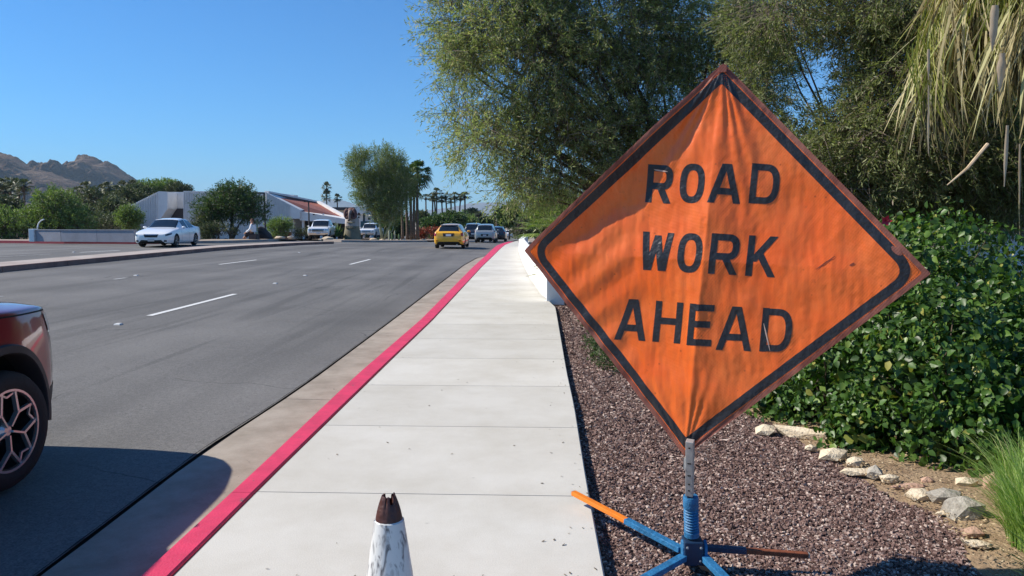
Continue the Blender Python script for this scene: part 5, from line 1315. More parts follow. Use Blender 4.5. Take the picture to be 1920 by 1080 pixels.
# yellow hatchback ahead
yel, py_ = build_car('yellow_hatchback', 'bright yellow hatchback seen from behind in the near lane', HATCH, M['pyellow'], 'car')
q = gp(841, 466.5); yel.location = (q.x, q.y+2.0, G(q.x, q.y)); yel.rotation_euler = (0, 0, R(90.5))
def rear(patch, hz, wmax, plate_z, tl, tailm='tail', rw=True, dark_low=True, plate=True):
    z0, z1 = tl
    for sg, ax_ in ((1, 'rl'), (-1, 'rr')):
        patch('tail_light', M[tailm], ax_, [(-sg*x, z) for x, z in ((.78, z0), (1.0, z0+.02), (1.0, z1+.01), (.76, z1))], 7, 3, .008)
    if dark_low: patch('rear_valance', M['black'], 'r', [(-wmax*.78, .24), (wmax*.78, .24), (wmax*.72, .40), (-wmax*.72, .40)], 12, 2, .01)
    if plate:
        patch('plate_recess', M['black'], 'r', [(-.30, plate_z-.02), (.30, plate_z-.02), (.34, plate_z+.17), (-.34, plate_z+.17)], 6, 2, .008)
        patch('number_plate', M['plate'], 'r', [(-.155, plate_z), (.155, plate_z), (.155, plate_z+.12), (-.155, plate_z+.12)], 2, 2, .02)
rear(py_, 1, .88, .74, (.74, .98))
py_('roof_spoiler', M['black'], 'r', [(-.5, 1.335), (.5, 1.335), (.48, 1.40), (-.48, 1.40)], 8, 2, .05)
for sg in (1, -1): py_('reflector', M['tail'], 'r', [(sg*.60, .44), (sg*.74, .44), (sg*.74, .49), (sg*.60, .49)], 2, 1, .01)
mb = MB(); mb.tube([(-2.12, -.5, .24), (-2.2, -.5, .24)], .035, 10); mb.build('exhaust', M['chrome'], yel)
# silver suv
sil, p3_ = build_car('silver_suv', 'silver suv seen from behind, right of the yellow hatchback', SUV, M['psilver'], 'car')
q = gp(909, 455.5); sc_ = 1.0; sil.location = (q.x, q.y+2.1, G(q.x, q.y)); sil.rotation_euler = (0, 0, R(90)); rear(p3_, 1, .9, .62, (.98, 1.10), tailm='tail')
DIST = {}
dk, p4_ = build_car('dark_suv', 'dark grey suv with pale roof between the yellow hatchback and the silver suv', SUV, M['pdark'], 'car')
q = gp(882, 454.5); dk.location = (q.x, q.y+4.0, G(q.x, q.y+3)); dk.rotation_euler = (0, 0, R(92)); dk.scale = (1.04, 1.04, 1.1); rear(p4_, 1, .9, .7, (.95, 1.12))
p4_('pale_roof', M['psilver'], 'r', [(-.5, 1.57), (.5, 1.57), (.5, 1.64), (-.5, 1.64)], 6, 2, .03)
bk, p5_ = build_car('black_car', 'black car in the kerb lane just right of the silver suv', HATCH, M['pblack'], 'car')
q = gp(932, 453.5); bk.location = (q.x, q.y+2, G(q.x, q.y)); bk.rotation_euler = (0, 0, R(90)); bk.scale = (1, 1, 1.08); rear(p5_, 1, .88, .74, (.74, .95))
wf = copy_tree(sed, loc=gp(954, 446.5), rz=R(90), label='small distant pale sedan driving away beyond the black car'); wf.name = 'distant_sedan'
w2 = copy_tree(bk, loc=gp(939, 441.5), rz=R(90), label='tiny dark car farthest down the road between the black car and the pale sedan')
for i, (px_, py2, lab) in enumerate([(902, 443.5, 'distant dark car half hidden behind the silver suv'), (966, 443.8, 'distant dark car near the white canopy at the right side of the road')]):
    copy_tree(bk, loc=gp(px_, py2), rz=R(90), label=lab)
# white pickup facing us
pk_, pp = build_car('white_pickup', 'white pickup truck facing us beside the ribbed building and ram statue', PICK, M['pwhite'], 'truck')
q = gp(588, 450.5); Yp = 70; x = at_y(590, 440, Yp).x; pk_.location = (x, Yp+2.6, G(x, Yp)+0.1); pk_.rotation_euler = (0, 0, R(-82))
pp('grille', M['chrome'], 'f', [(-.55, .80), (.55, .80), (.58, 1.06), (-.58, 1.06)], 8, 3, .01)
for i in range(3): pp('grille_slot', M['black'], 'f', [(-.50, .82+.08*i), (.50, .82+.08*i), (.50, .86+.08*i), (-.50, .86+.08*i)], 8, 1, .02)
for sg in (1, -1): pp('headlight', M['lamp'], 'f', [(sg*.62, .84), (sg*.90, .84), (sg*.90, 1.06), (sg*.62, 1.06)], 4, 3, .012)
pp('front_bumper', M['chrome'], 'f', [(-.92, .50), (.92, .50), (.92, .70), (-.92, .70)], 14, 2, .05)
pp('number_plate', M['plate'], 'f', [(-.16, .55), (.16, .55), (.16, .68), (-.16, .68)], 2, 2, .07)
# parked white cars by the building behind the statue
w3 = copy_tree(pk_, loc=(at_y(690, 440, 92).x, 94, G(-20, 92)+0.2), rz=R(-90), label='white parked van-like pickup behind the ram statue'); w3.name = 'parked_pickup'
w3['label'] = 'white parked vehicle just right of the ram statue'
# ------------------------------------------------------------------ left side: low wall, shrubs, building, statue
M['ribwall'] = mat('pale_ribbed_concrete', (0.66, 0.66, 0.66), 0.9, var=0.08, scale=0.8)
M['rib'] = mat('pale_concrete_rib', (0.60, 0.60, 0.60), 0.9, var=0.1, scale=1.5)
M['roofred'] = mat('red_brown_roof', (0.30, 0.10, 0.07), 0.85, var=0.18, scale=2.0, stretch=(1, 1, 6))
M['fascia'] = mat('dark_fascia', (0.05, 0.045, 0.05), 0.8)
M['cream'] = mat('cream_wall', (0.62, 0.56, 0.45), 0.9, var=0.05)
M['winglass'] = mat('dark_window_glass', (0.03, 0.05, 0.06), 0.1, spec=0.8)
M['teal'] = mat('tinted_glass', (0.03, 0.10, 0.13), 0.1, spec=0.8)
# low wall on the far island
def wall_line(name, px, base_dz, h, th, m, label, seg=None, Y=None):
    P = [gp(a, b, base_dz) if Y is None else at_y(a, b, Y) for a, b in px]
    e = empty(name, P[0], 0, label, 'wall'); 
    for a, b in zip(P[:-1], P[1:]):
        n = max(1, int(round((b-a).length/3.0)))
        for i in range(n):
            c = a.lerp(b, (i+0.004)/n); d = a.lerp(b, (i+0.996)/n)
            mb = MB(); mb.bar(Vector((c.x, c.y, G(c.x, c.y)+base_dz+h/2))-e.location, Vector((d.x, d.y, G(d.x, d.y)+base_dz+h/2))-e.location, th, h); mb.build('panel', m, e)
            mb = MB(); mb.bar(Vector((c.x, c.y, G(c.x, c.y)+base_dz+h+.02))-e.location, Vector((d.x, d.y, G(d.x, d.y)+base_dz+h+.02))-e.location, th+.06, .04); mb.build('coping', m, e)
    return e
wall_line('low_grey_wall', [(66, 452.5), (118, 453), (255, 454)], 0.16, 0.64, 0.25, M['wallgrey'], 'long low grey wall along the far sidewalk left of the white sedan')
wp = gp(62, 452.5, .16); mb = MB(); mb.box((wp.x+.12, wp.y-.1, wp.z+.35), (.3, .4, .72)); tag(mb.build('wall_end_pillar', M['wallwhite'], bevel=.02), 'pale square pillar closing the left end of the low grey wall', 'pillar')
wp2 = gp(70, 452, .16); mb = MB(); mb.tube([Vector((wp2.x+.05+.9*(1-math.cos(a))*0.5, wp2.y, wp2.z+.7+.55*math.sin(a))) for a in np.linspace(0, 1.5, 8)], 0.035, 6); tag(mb.build('curved_rail', M['wallwhite'], smooth=True), 'short curved white handrail rising over the end of the low grey wall', 'rail')
# shrubs and trees on the far side
def bush(px, py, rx, rz, Y, n, m, label, seed, nm='desert_shrub', la=.16, lb=.05, tl=.4, k=14, extra=(), up=.5, cs=.9, cat='shrub', group=None, cut=-.6, basey=None):
    bl = pxblobs([(px, py, rx, rz)]+list(extra), Y, rx*Y/F*0.8); c = at_y(px, py, Y); zb = G(c.x, Y)+.1
    e = empty(nm, (c.x, Y, zb), 0, label, cat, group)
    foliage('foliage' if cat == 'shrub' else 'crown', bl, n, k, tl, la, lb, m, e, seed=seed, droop=0, up=up, cs=cs, cut=cut, origin=(c.x, Y, zb), shell=2.4, twr=.008, rnd=.45)
    mb = MB(); rr = random.Random(seed)
    for b in bl:
        for i in range(3): mb.tube([(rr.uniform(-.15, .15), 0, -.05), ((b[0]-c.x)*.4, 0, (b[2]-zb)*.5), ((b[0]-c.x)+rr.uniform(-.4, .4)*b[3], rr.uniform(-.3, .3), (b[2]-zb)+rr.uniform(0, .6)*b[5])], [.07, .05, .02], 6)
    mb.build('stem', M['twig'] if cat == 'shrub' else M['trunk'], e); return e
bush(108, 402, 52, 42, 52, 1500, M['leafG'], 'large bright green feathery shrub behind the left end of the low grey wall', 41, extra=[(70, 418, 40, 30), (140, 420, 36, 25), (100, 375, 30, 22)])
bush(24, 428, 40, 28, 50, 800, M['leafG'], 'low green shrub at the left edge beside the low wall pillar', 42, extra=[(-10, 420, 40, 34), (60, 435, 20, 18)])
bush(243, 410, 22, 20, 56, 420, M['leafG'], 'small yellow green shrub behind the low wall by the white sedan', 43)
bush(200, 425, 40, 14, 60, 380, M['leafD'], 'dull low scrub behind the middle of the low grey wall', 44)
bush(432, 382, 50, 30, 55, 1700, M['leafS'], 'round dark green tree in front of the ribbed building', 45, nm='round_tree', extra=[(470, 392, 32, 26), (398, 395, 34, 24), (440, 360, 36, 18)], cat='tree', la=.15, lb=.05, up=.2)
bush(386, 424, 24, 20, 54, 420, M['leafD'], 'grey green shrub under the left side of the round tree', 46)
bush(410, 436, 30, 12, 53, 300, M['leafD'], 'low dusty shrub beside the far kerb under the round tree', 47)
bush(524, 427, 20, 13, 72, 300, M['leafG'], 'small bushy green shrub left of the white pickup', 48, tl=.5, la=.25)
bush(566, 437, 12, 6, 72, 80, M['leafD'], 'tiny shrub beside the white pickup wheel', 49)
# pole, lamps
def lamp_post(px, y0, y1, Y, label, arm=0.7):
    b = at_y(px, y1, Y); t = at_y(px, y0, Y); b.z = G(b.x, Y)+.1; e = empty('street_lamp', b, 0, label, 'street lamp'); h = t.z-b.z
    mb = MB(); mb.tube([(0, 0, 0), (0, 0, h)], [.10, .07], 8); mb.build('pole', M['fascia'], e); mb = MB(); mb.box((-arm/2, 0, h), (arm, .3, .12)); mb.build('lamp_head', M['fascia'], e)
lamp_post(497.5, 362, 437, 66, 'thin dark lamp post in front of the ribbed wall by the round tree', 0.9); lamp_post(580, 378, 440, 80, 'dark lamp post in front of the red brown roof', 0.5)
q = at_y(482, 450, 55); mb = MB(); mb.tube([(q.x, 55, G(q.x, 55)), (q.x, 55, at_y(482, 412, 55).z)], .09, 8); tag(mb.build('grey_post', M['paletrunk']), 'stout grey green post right of the person in white', 'post')
# dark wedge shaped boulder
def boulder(px, py, w, h, Y, m, label, seed, prof=None, nm='boulder'):
    c = at_y(px, py, Y); s = Y/F; rr = random.Random(seed); bm = bmesh.new(); bmesh.ops.create_icosphere(bm, subdivisions=2, radius=1)
    for v in bm.verts:
        k = 1+.28*mnoise.noise(Vector(v.co)*1.6+Vector((seed, 0, 0)))
        sh = prof(v.co.z) if prof else 0
        v.co = Vector((v.co.x*w*s/2*k*(1 if not prof else (1.15-0.6*(v.co.z+1)/2))+sh*w*s, v.co.y*w*s/2.4*k, v.co.z*h*s/2*k))
    me = bpy.data.meshes.new(nm); bm.to_mesh(me); bm.free(); me.materials.append(m); o = link(nm, me); o.location = c; return tag(o, label, 'rock')
M['darkrock'] = mat('dark_brown_rock', (0.05, 0.04, 0.04), 0.9, var=.3, scale=2)
M['palerock'] = mat('pale_desert_rock', (0.52, 0.42, 0.30), 0.9, var=.2, scale=2)
boulder(497, 439, 38, 30, 57, M['darkrock'], 'dark wedge shaped boulder between the grey post and the white pickup', 3, prof=lambda z: -.16*(z+1)*.8)
boulder(614, 447.5, 22, 8, 68, M['palerock'], 'long pale rock beside the white pickup', 4); boulder(600, 450, 8, 5, 67, M['palerock'], 'small pale rock left of the long pale rock', 5)
for i, (x, y, w, h) in enumerate([(380, 449, 12, 6), (402, 450, 10, 5), (424, 450, 12, 6), (446, 452, 9, 5), (700, 449, 14, 6), (716, 450, 10, 5), (735, 450.5, 9, 5), (757, 450.5, 11, 5), (776, 451, 10, 5), (795, 450.5, 9, 4), (525, 446, 20, 7), (545, 445, 14, 6)]):
    lab = ['brown rock at the far kerb, left end under the round tree', 'brown rock second from the left under the round tree', 'brown rock below the trunk of the round tree', 'brown rock beside the seated person', 'pale brown rock right of the ram statue', 'second pale rock right of the ram statue', 'rock at the foot of the palo verde trunk', 'rock between the palo verde and the palm trunks', 'rock at the foot of the palm trunks', 'rock right of the palm trunks', 'low rock under the small bushy shrub', 'low rock left of the white pickup'][i]
    boulder(x, y, w, h, 54 if x < 460 else (78 if x > 600 else 66), M['darkrock'] if i < 4 else M['palerock'], lab, 20+i)
# person in white seated beneath the tree
def person():
    Y = 51.3; s = Y/F; o = at_y(472, 446, Y); o.z = G(o.x, Y)+.15
    root = empty('person', o, 0, 'person in white shirt and dark trousers seated leaning forward under the round tree', 'person')
    def px(a, b, dy=0): p = at_y(a, b, Y+dy); return p-o
    hip = px(475, 434); sh = px(474.5, 419.5); head = px(472.5, 414)
    pts = [hip, px(475.5, 428), sh, px(474, 417), # spine 0-3
           px(466, 436, -.15), px(459, 444, -.2), px(455.5, 447.5, -.2), # leg a 4-6
           px(467, 437, .2), px(461, 445, .25), px(457.5, 448, .25),     # leg b
           px(472, 421, -.2), px(469, 430, -.3), px(461.5, 435.5, -.25), px(457.5, 438.8, -.2),   # arm a 10-13
           px(472, 421, .2), px(469, 430, .3), px(463, 435, .25)]
    ed = [(0, 1), (1, 2), (2, 3), (0, 4), (4, 5), (5, 6), (0, 7), (7, 8), (8, 9), (2, 10), (10, 11), (11, 12), (12, 13), (2, 14), (14, 15), (15, 16)]
    rad = [.19, .17, .17, .06, .10, .07, .06, .10, .07, .06, .08, .06, .055, .045, .08, .06, .05]
    def skin(nm, ids, mt_, rs=1.0):
        mp = {k: i for i, k in enumerate(ids)}; me = bpy.data.meshes.new(nm); me.from_pydata([tuple(pts[i]) for i in ids], [(mp[a], mp[b]) for a, b in ed if a in mp and b in mp], [])
        ob = bpy.data.objects.new(nm, me); COL.objects.link(ob); md = ob.modifiers.new('s', 'SKIN'); sb_ = ob.modifiers.new('u', 'SUBSURF'); sb_.levels = 1
        for k, v in mp.items(): me.skin_vertices[0].data[v].radius = (rad[k]*rs, rad[k]*rs)
        me.skin_vertices[0].data[0].use_root = True
        bpy.context.view_layer.update(); r = bpy.data.meshes.new_from_object(ob.evaluated_get(bpy.context.evaluated_depsgraph_get())); bpy.data.objects.remove(ob)
        r.materials.clear(); r.materials.append(mt_); r.shade_smooth(); return link(nm, r, root)
    M['skin'] = mat('skin', (0.45, 0.24, 0.16), .6); M['shirt'] = mat('white_shirt', (0.75, 0.75, 0.76), .9); M['trouser'] = mat('dark_trousers', (0.02, 0.02, 0.028), .9); M['hair'] = mat('reddish_brown_hair', (0.10, 0.035, 0.02), .8)
    skin('body', list(range(17)), M['skin']); skin('shirt', [1, 0, 2, 10, 11, 12, 14, 15], M['shirt'], 1.4); skin('trousers', [0, 4, 5, 7, 8], M['trouser'], 1.35)
    bm = bmesh.new(); bmesh.ops.create_icosphere(bm, subdivisions=2, radius=.115)
    for v in bm.verts: v.co.z *= 1.22; v.co.x *= 1.05 if v.co.x < 0 else .95
    me = bpy.data.meshes.new('head'); bm.to_mesh(me); bm.free(); me.materials.append(M['skin']); me.shade_smooth(); h = link('head', me, root); h.location = head
    bm = bmesh.new(); bmesh.ops.create_icosphere(bm, subdivisions=2, radius=.13)
    bmesh.ops.delete(bm, geom=[v for v in bm.verts if v.co.z < -.02 and v.co.x < .05], context='VERTS')
    me = bpy.data.meshes.new('hair'); bm.to_mesh(me); bm.free(); me.materials.append(M['hair']); hh = link('hair', me, h); hh.location = (.015, 0, .03)
    mb = MB(); c = px(475, 441); mb.box((c.x+.05, 0, c.z/2+.02), (.55, .6, max(.2, c.z+.12))); tag(mb.build('stone_seat', M['darkrock'], bevel=.03), 'dark stone block the person in white sits on', 'seat').location = o
person()
# bighorn ram statue
def ram():
    Y = 76.0; s = Y/F; o = at_y(661, 450, Y); o.z = G(o.x, Y)+.12; e = empty('ram_statue', o, 0, 'large bighorn ram statue with brown curled horns facing the road', 'statue')
    M['statue'] = mat('weathered_pale_stone', (0.34, 0.29, 0.25), .9, col2=(0.46, 0.41, 0.37), scale=1.6); M['statuelow'] = mat('mossy_stone', (0.17, 0.15, 0.10), .95, col2=(0.28, 0.25, 0.17), scale=1.8); M['horn'] = mat('brown_horn', (0.11, 0.05, 0.045), .8, var=.25, scale=3)
    def zz(py): return at_y(661, py, Y).z-o.z
    prof = [(17, 451, 0), (16.5, 446, 0), (15.5, 438, 0), (14, 430, 0), (13.2, 424, 1), (13.2, 418, 1), (12.6, 411, 1), (8, 405.5, 1)]
    for nm, a, b, m_ in (('lower_body', 0, 4, 'statuelow'), ('chest', 4, 7, 'statue')):
        mb = MB(); rows = []
        for i in range(a, b+1):
            r, py, _ = prof[i]; rows.append([(r*s*math.copysign(abs(math.cos(t))**.8, math.cos(t)), .75*r*s*math.copysign(abs(math.sin(t))**.8, math.sin(t)), zz(py)) for t in np.linspace(0, 2*math.pi, 21)])
        mb.grid(rows); mb.build(nm, M[m_], e, smooth=True)
    mb = MB(); hz = zz(408); rows = []
    for i, (w, z, d) in enumerate([(4.6, 394.0, .75), (4.2, 396, .95), (3.0, 399.5, 1.1), (2.4, 405, 1.2), (1.9, 409, 1.28), (1.3, 412, 1.3), (.5, 413.5, 1.2)]):
        rows.append([(w*s*math.cos(t), -d*0.6+d*.55*math.sin(t), zz(z)) for t in np.linspace(0, 2*math.pi, 17)])
    mb.grid(rows, flip=True); M['face'] = mat('dusty_face_stone', (.27, .21, .18), .9, var=.15, scale=3); head = mb.build('head', M['face'], e, smooth=True)
    mb = MB(); mb.lathe([(.01, zz(388.5)), (5*s, zz(390)), (9*s, zz(395)), (10.5*s, zz(401)), (9.5*s, zz(408)), (5*s, zz(413)), (.01, zz(414))], 18, M=Matrix.Translation((0, -.12, 0))); mb.build('head_mane', M['horn'], e, smooth=True)
    for sg in (-1, 1):
        P = []; rd = []
        for i in range(22):
            t = i/21; a = R(95-375*t*.92); rr = (7.2-3.8*t)*s
            P.append((sg*(5.6*s+rr*math.cos(a)*.62), -.62-.4*t, zz(402.5)+rr*math.sin(a)*1.15)); rd.append(.19*(1-.75*t)+.03)
        mb = MB(); mb.tube(P, rd, 9); mb.build('horn', M['horn'], e, smooth=True)
        mb = MB(); mb.tube([(sg*12*s, 0, zz(401)), (sg*15.5*s, -.05, zz(400.5))], [.14, .04], 7); mb.build('ear', M['horn'], e)
        mb = MB(); mb.tube([(sg*3.6*s, -1.0, zz(402)), (sg*3.7*s, -1.2, zz(402))], [.05, .04], 8); mb.build('eye', M['darkrock'], e)
    mb = MB(); mb.tube([(0, -1.2, zz(412.5)), (0, -1.42, zz(413.5))], [.12, .09], 8); mb.build('nose', M['darkrock'], e)
    mb = MB(); mb.tube([(x*s, -.72*13*s*math.cos(x/13)*1.03-.03, zz(417.6+(-abs(x)*.12))) for x in (-7, -4, 0, 4, 7)], .07, 6); mb.build('chest_band', M['statuelow'], e)
    mb = MB()
    for x in range(-9, 10, 3): mb.tube([(x*s, -.70*13*s*math.cos(x/15)-.05, zz(424)), ((x+1)*s, -.70*13.6*s*math.cos(x/15)-.06, zz(428))], .09, 5)
    tag(mb.build('fur_tufts', M['statuelow'], e), kind='stuff'); return e
ram()
# cactus, yucca, agave
M['cactus'] = mat('green_cactus_skin', (0.10, 0.17, 0.06), .7, var=.2); M['cactuspale'] = mat('pale_cactus_skin', (0.42, 0.43, 0.30), .8, var=.2, scale=3)
def cactus(px, y0, y1, w, Y, m, label, lean=0):
    b = at_y(px, y1, Y); s = Y/F; h = (y1-y0)*s; mb = MB(); rows = []
    for i in range(9):
        t = i/8; r = w*s/2*(1 if i < 6 else (.9, .6, .12)[i-6]); rows.append([(lean*s*t+r*(1+.16*math.cos(8*a))*math.cos(a), r*(1+.16*math.cos(8*a))*math.sin(a), h*t) for a in np.linspace(0, 2*math.pi, 33)])
    mb.grid(rows); o = mb.build('columnar_cactus', m, smooth=True); o.location = (b.x, Y, b.z-.2); tag(o, label, 'cactus')
cactus(729.5, 427, 447, 3.2, 77, M['cactuspale'], 'tall pale columnar cactus right of the palo verde trunk'); cactus(740, 428, 446, 2.6, 77, M['cactuspale'], 'slender pale cactus second from the palo verde trunk'); cactus(735, 432, 447, 3.0, 76, M['cactus'], 'green columnar cactus between the two pale ones')
cactus(748, 434, 448, 3, 76, M['cactus'], 'short green columnar cactus left of the palm trunks'); cactus(709, 440, 449, 3.2, 75, M['cactus'], 'short green cactus left of the palo verde trunk')
for px_, py_2, Y, n, L, lab, sd_i in ((632, 446, 74, 46, 1.15, 'spiky green yucca left of the ram statue', 2), (645, 448, 75, 22, .6, 'small agave at the left foot of the ram statue', 3), (686, 448, 76, 26, .5, 'low agave at the right foot of the ram statue', 4), (805, 449, 82, 24, .6, 'agave right of the palm trunks', 5)):
    b = at_y(px_, py_2, Y); e = empty('yucca_plant' if n > 30 else 'agave_plant', b, 0, lab, 'plant'); rr = random.Random(sd_i)
    for i in range(n):
        a = rr.uniform(0, 6.28); el = rr.uniform(.2, 1.4); d = Vector((math.cos(a)*math.cos(el), math.sin(a)*math.cos(el), math.sin(el))); sp = d.cross(Vector((0, 0, 1))).normalized()*.045
        o0 = Vector((0, 0, .5 if n > 30 and i % 2 else .1)); mb = MB(); mb.add([o0-sp, o0+d*L*.6-sp*.8, o0+d*L, o0+d*L*.6+sp*.8, o0+sp], [(0, 1, 2, 3, 4)]); mb.build('leaf', M['leafG'] if n > 30 else M['leafD'], e)
# palo verde on the island
pv = at_y(718, 449, 79); pvb = Vector((pv.x, 79, G(pv.x, 79)+.12)); e = empty('palo_verde_tree', pvb, 0, 'tall wispy palo verde tree with pale green slanting trunks beside the palms', 'tree')
bl = pxblobs([(690, 325, 36, 34), (722, 310, 36, 30), (752, 335, 30, 34), (705, 360, 40, 34), (738, 370, 34, 34), (676, 305, 26, 22), (725, 400, 26, 26, .5), (690, 375, 22, 22)], 79, 1.7)
foliage('crown', bl, 3000, 18, .85, .26, .045, M['leafP'], e, seed=51, droop=0, up=.75, outw=.7, cs=.8, cut=-.42, origin=tuple(pvb), shell=1.9, twr=.012, rnd=.4, twm=M['paletrunk'])
mb = MB()
def pvp(a, b, d=0): return at_y(a, b, 79+d)-pvb
for P, r in (([(717, 449), (713, 425), (712, 408), (700, 380), (690, 340)], .16), ([(720, 449), (726, 432), (735, 415), (737, 390), (728, 350)], .13), ([(712, 408), (722, 385), (722, 330)], .09), ([(735, 415), (748, 395), (752, 350)], .08), ([(719, 449), (728, 440), (736, 432), (742, 408)], .08), ([(700, 380), (680, 350), (672, 320)], .07)):
    Q_ = [pvp(a, b) for a, b in P]; mb.tube(Q_, [r*(1-.6*i/(len(Q_)-1)) for i in range(len(Q_))], 8)
mb.build('trunk', M['paletrunk'], e, smooth=True)
# palms
def palm_proto(h, r, seed, skirt=.5, lean=0.0, m='frondfar', nf=34, tr_=.2, name='fan_palm', droop=.45):
    e = empty(name, (0, 0, 0)); rr = random.Random(seed)
    P = [(lean*h*(t*t), 0, h*t) for t in np.linspace(0, 1, 7)]
    mb = MB(); mb.tube(P, [tr_*1.35]+[tr_*(1-.25*i/6) for i in range(1, 7)], 8); mb.build('trunk', M['palmtrunk'], e, smooth=True)
    mb = MB(); fan_fronds(mb, nf, r*.62, -.7, 1.45, r*.48, 9, rr, droop=droop, w=.16*r/1.6, center=P[-1]); mb.build('crown', M[m], e)
    if skirt:
        mb = MB()
        for i in range(60):
            a = rr.uniform(0, 6.28); r0 = r*.30*rr.uniform(.5, 1.1); t = Vector(P[-1]); L = skirt*rr.uniform(.5, 1.1); d = Vector((math.cos(a), math.sin(a), 0)); sp = Vector((-d.y, d.x, 0))*.09
            mb.add([t+d*.1-sp, t+d*r0-Vector((0, 0, L*.5))-sp, t+d*r0*.8-Vector((0, 0, L)), t+d*r0-Vector((0, 0, L*.5))+sp], [(0, 1, 2, 3)])
        mb.build('dry_skirt', M['straw'] if m == 'frond' else M['trunk'], e)
    return e
used = {}
def place_palm(proto, hp, px, ytop, ybase, Y, label, group=None, rz=None, idx=0):
    b = at_y(px, ybase, Y); t = at_y(px, ytop, Y); b.z = G(b.x, Y) if ybase is None or ybase > 430 else b.z; h = t.z-b.z; s = h/hp
    k = Y/120
    if proto.name not in used: used[proto.name] = 1; o = proto
    else: o = copy_tree(proto)
    o.location = b; o.rotation_euler = (0, 0, rz if rz is not None else random.uniform(0, 6.28)); o['label'] = label; o['category'] = 'palm tree'
    if group: o['group'] = group
    return o, s
pA = palm_proto(8.6, 2.1, 1, .9, .0, 'frond', 30, .19, droop=.5); pB = palm_proto(7.6, 1.9, 2, .8, .03, 'frond', 28, .18, droop=.55)
for i, (pr, hp, px_, yt, lab) in enumerate([(pA, 8.6, 783, 325, 'tallest of the palms beside the palo verde, its crown leaning right'), (pB, 7.6, 776, 352, 'palm with a lower crown hanging right beside the palo verde'), (pA, 8.6, 771, 335, 'middle palm trunk of the group beside the palo verde'),
        (pB, 7.6, 764, 345, 'palm half covered by the palo verde crown'), (pB, 7.6, 755, 360, 'leftmost palm trunk under the palo verde crown')]):
    o, s = place_palm(pr, hp, px_, yt, 449, 84+1.3*(i % 2), lab, 'palms beside the palo verde', rz=1.1*i); o.scale = (.95, .95, s)
far = [palm_proto(10, 1.6, 5+i, .8+.3*i, .02*i, nf=26, tr_=.2) for i in range(3)]
clu = [(799, 371), (811, 368), (817, 372), (819, 360), (830, 374), (838, 367), (846, 377), (854, 367), (861, 370), (872, 367)]
names_ = ['leftmost slim palm of the far group above the yellow hatchback', 'second slim palm from the left in the far group above the yellow hatchback', 'third slim palm from the left in the far group, close behind the tallest', 'tallest slim palm of the far group above the yellow hatchback', 'slim palm just right of the tallest in the far group', 'middle slim palm of the far group above the yellow hatchback', 'shortest palm with a ball shaped crown in the far group', 'slim palm right of the ball crowned one in the far group', 'second slim palm from the right in the far group', 'rightmost slim palm of the far group, with a bushy crown']
for i, (px_, yt) in enumerate(clu):
    o, s = place_palm(far[i % 3], 10, px_, yt, 425, 190, names_[i], 'far group of slim palms'); w_ = 1.15 if i not in (6, 9) else 1.3; o.scale = (w_, w_, s)
for px_, yt, Y, w_, lab in ((613, 352, 200, 1.0, 'tall slim palm with two tiered crown above the building'), (633.5, 372, 200, 1.0, 'slim palm right of the two tiered one above the building'), (897, 402, 170, 1.1, 'short palm above the silver suv'), (911, 405, 220, 1.0, 'tiny palm beside the short one above the silver suv'), (931, 396, 160, 1.15, 'palm with grey crown near the white canopy'),
        (135, 366, 120, .9, 'thin palm standing before the left mountain foot'), (173, 352, 110, 1.0, 'dark palm with slanting trunk right of the big feathery shrub'), (160, 372, 115, .9, 'short palm beside the slanting palm')):
    o, s = place_palm(far[int(px_) % 3], 10, px_, yt, 431, Y, lab); o.scale = (w_, w_, s)
    if px_ == 613: 
        mb = MB(); fan_fronds(mb, 26, 1.0, -.7, 1.2, .8, 9, random.Random(2), droop=.45, w=.15, center=(0, 0, 8.2)); mb.build('lower_crown', M['frondfar'], o)
rr = random.Random(77); whr = ['left edge', 'far left', 'before the left peak', 'left of the big shrub']
lx = [(-6, 350), (6, 346), (18, 343), (24, 352), (36, 346), (48, 347), (40, 360), (12, 358), (28, 380), (-2, 372), (150, 360), (186, 362), (196, 356), (205, 364), (214, 352), (222, 358), (233, 350), (243, 356), (252, 349), (262, 354), (228, 372), (210, 378)]
ll = ['palm at the very left edge under the mountain', 'second palm from the left edge', 'palm with upright crown near the left edge', 'short palm behind the third from the left', 'fourth tall palm from the left edge', 'palm right at the foot of the left mountain slope', 'lower palm behind the feathery shrub top', 'low palm in the leftmost cluster', 'short palm standing alone below the left cluster', 'short broad palm cut by the left edge',
      'bushy palm just left of the slanting palm', 'palm right of the slanting palm', 'second palm right of the slanting palm', 'low palm in the dark grove right of the slanting palm', 'tall palm in the middle of the dark grove', 'palm behind the middle of the dark grove', 'palm in the right half of the dark grove', 'palm at the right of the grove over the sloping roof', 'palm beside the sloping building top', 'rightmost palm of the grove above the building slope', 'low palm in front of the grove', 'lowest palm at the grove base']
for i, (px_, yt) in enumerate(lx):
    o, s = place_palm(far[i % 3], 10, px_, yt, 432, 125+(i*13) % 30, ll[i], 'palms below the left mountains'); w_ = 1.0+.3*rr.random(); o.scale = (w_, w_, s)
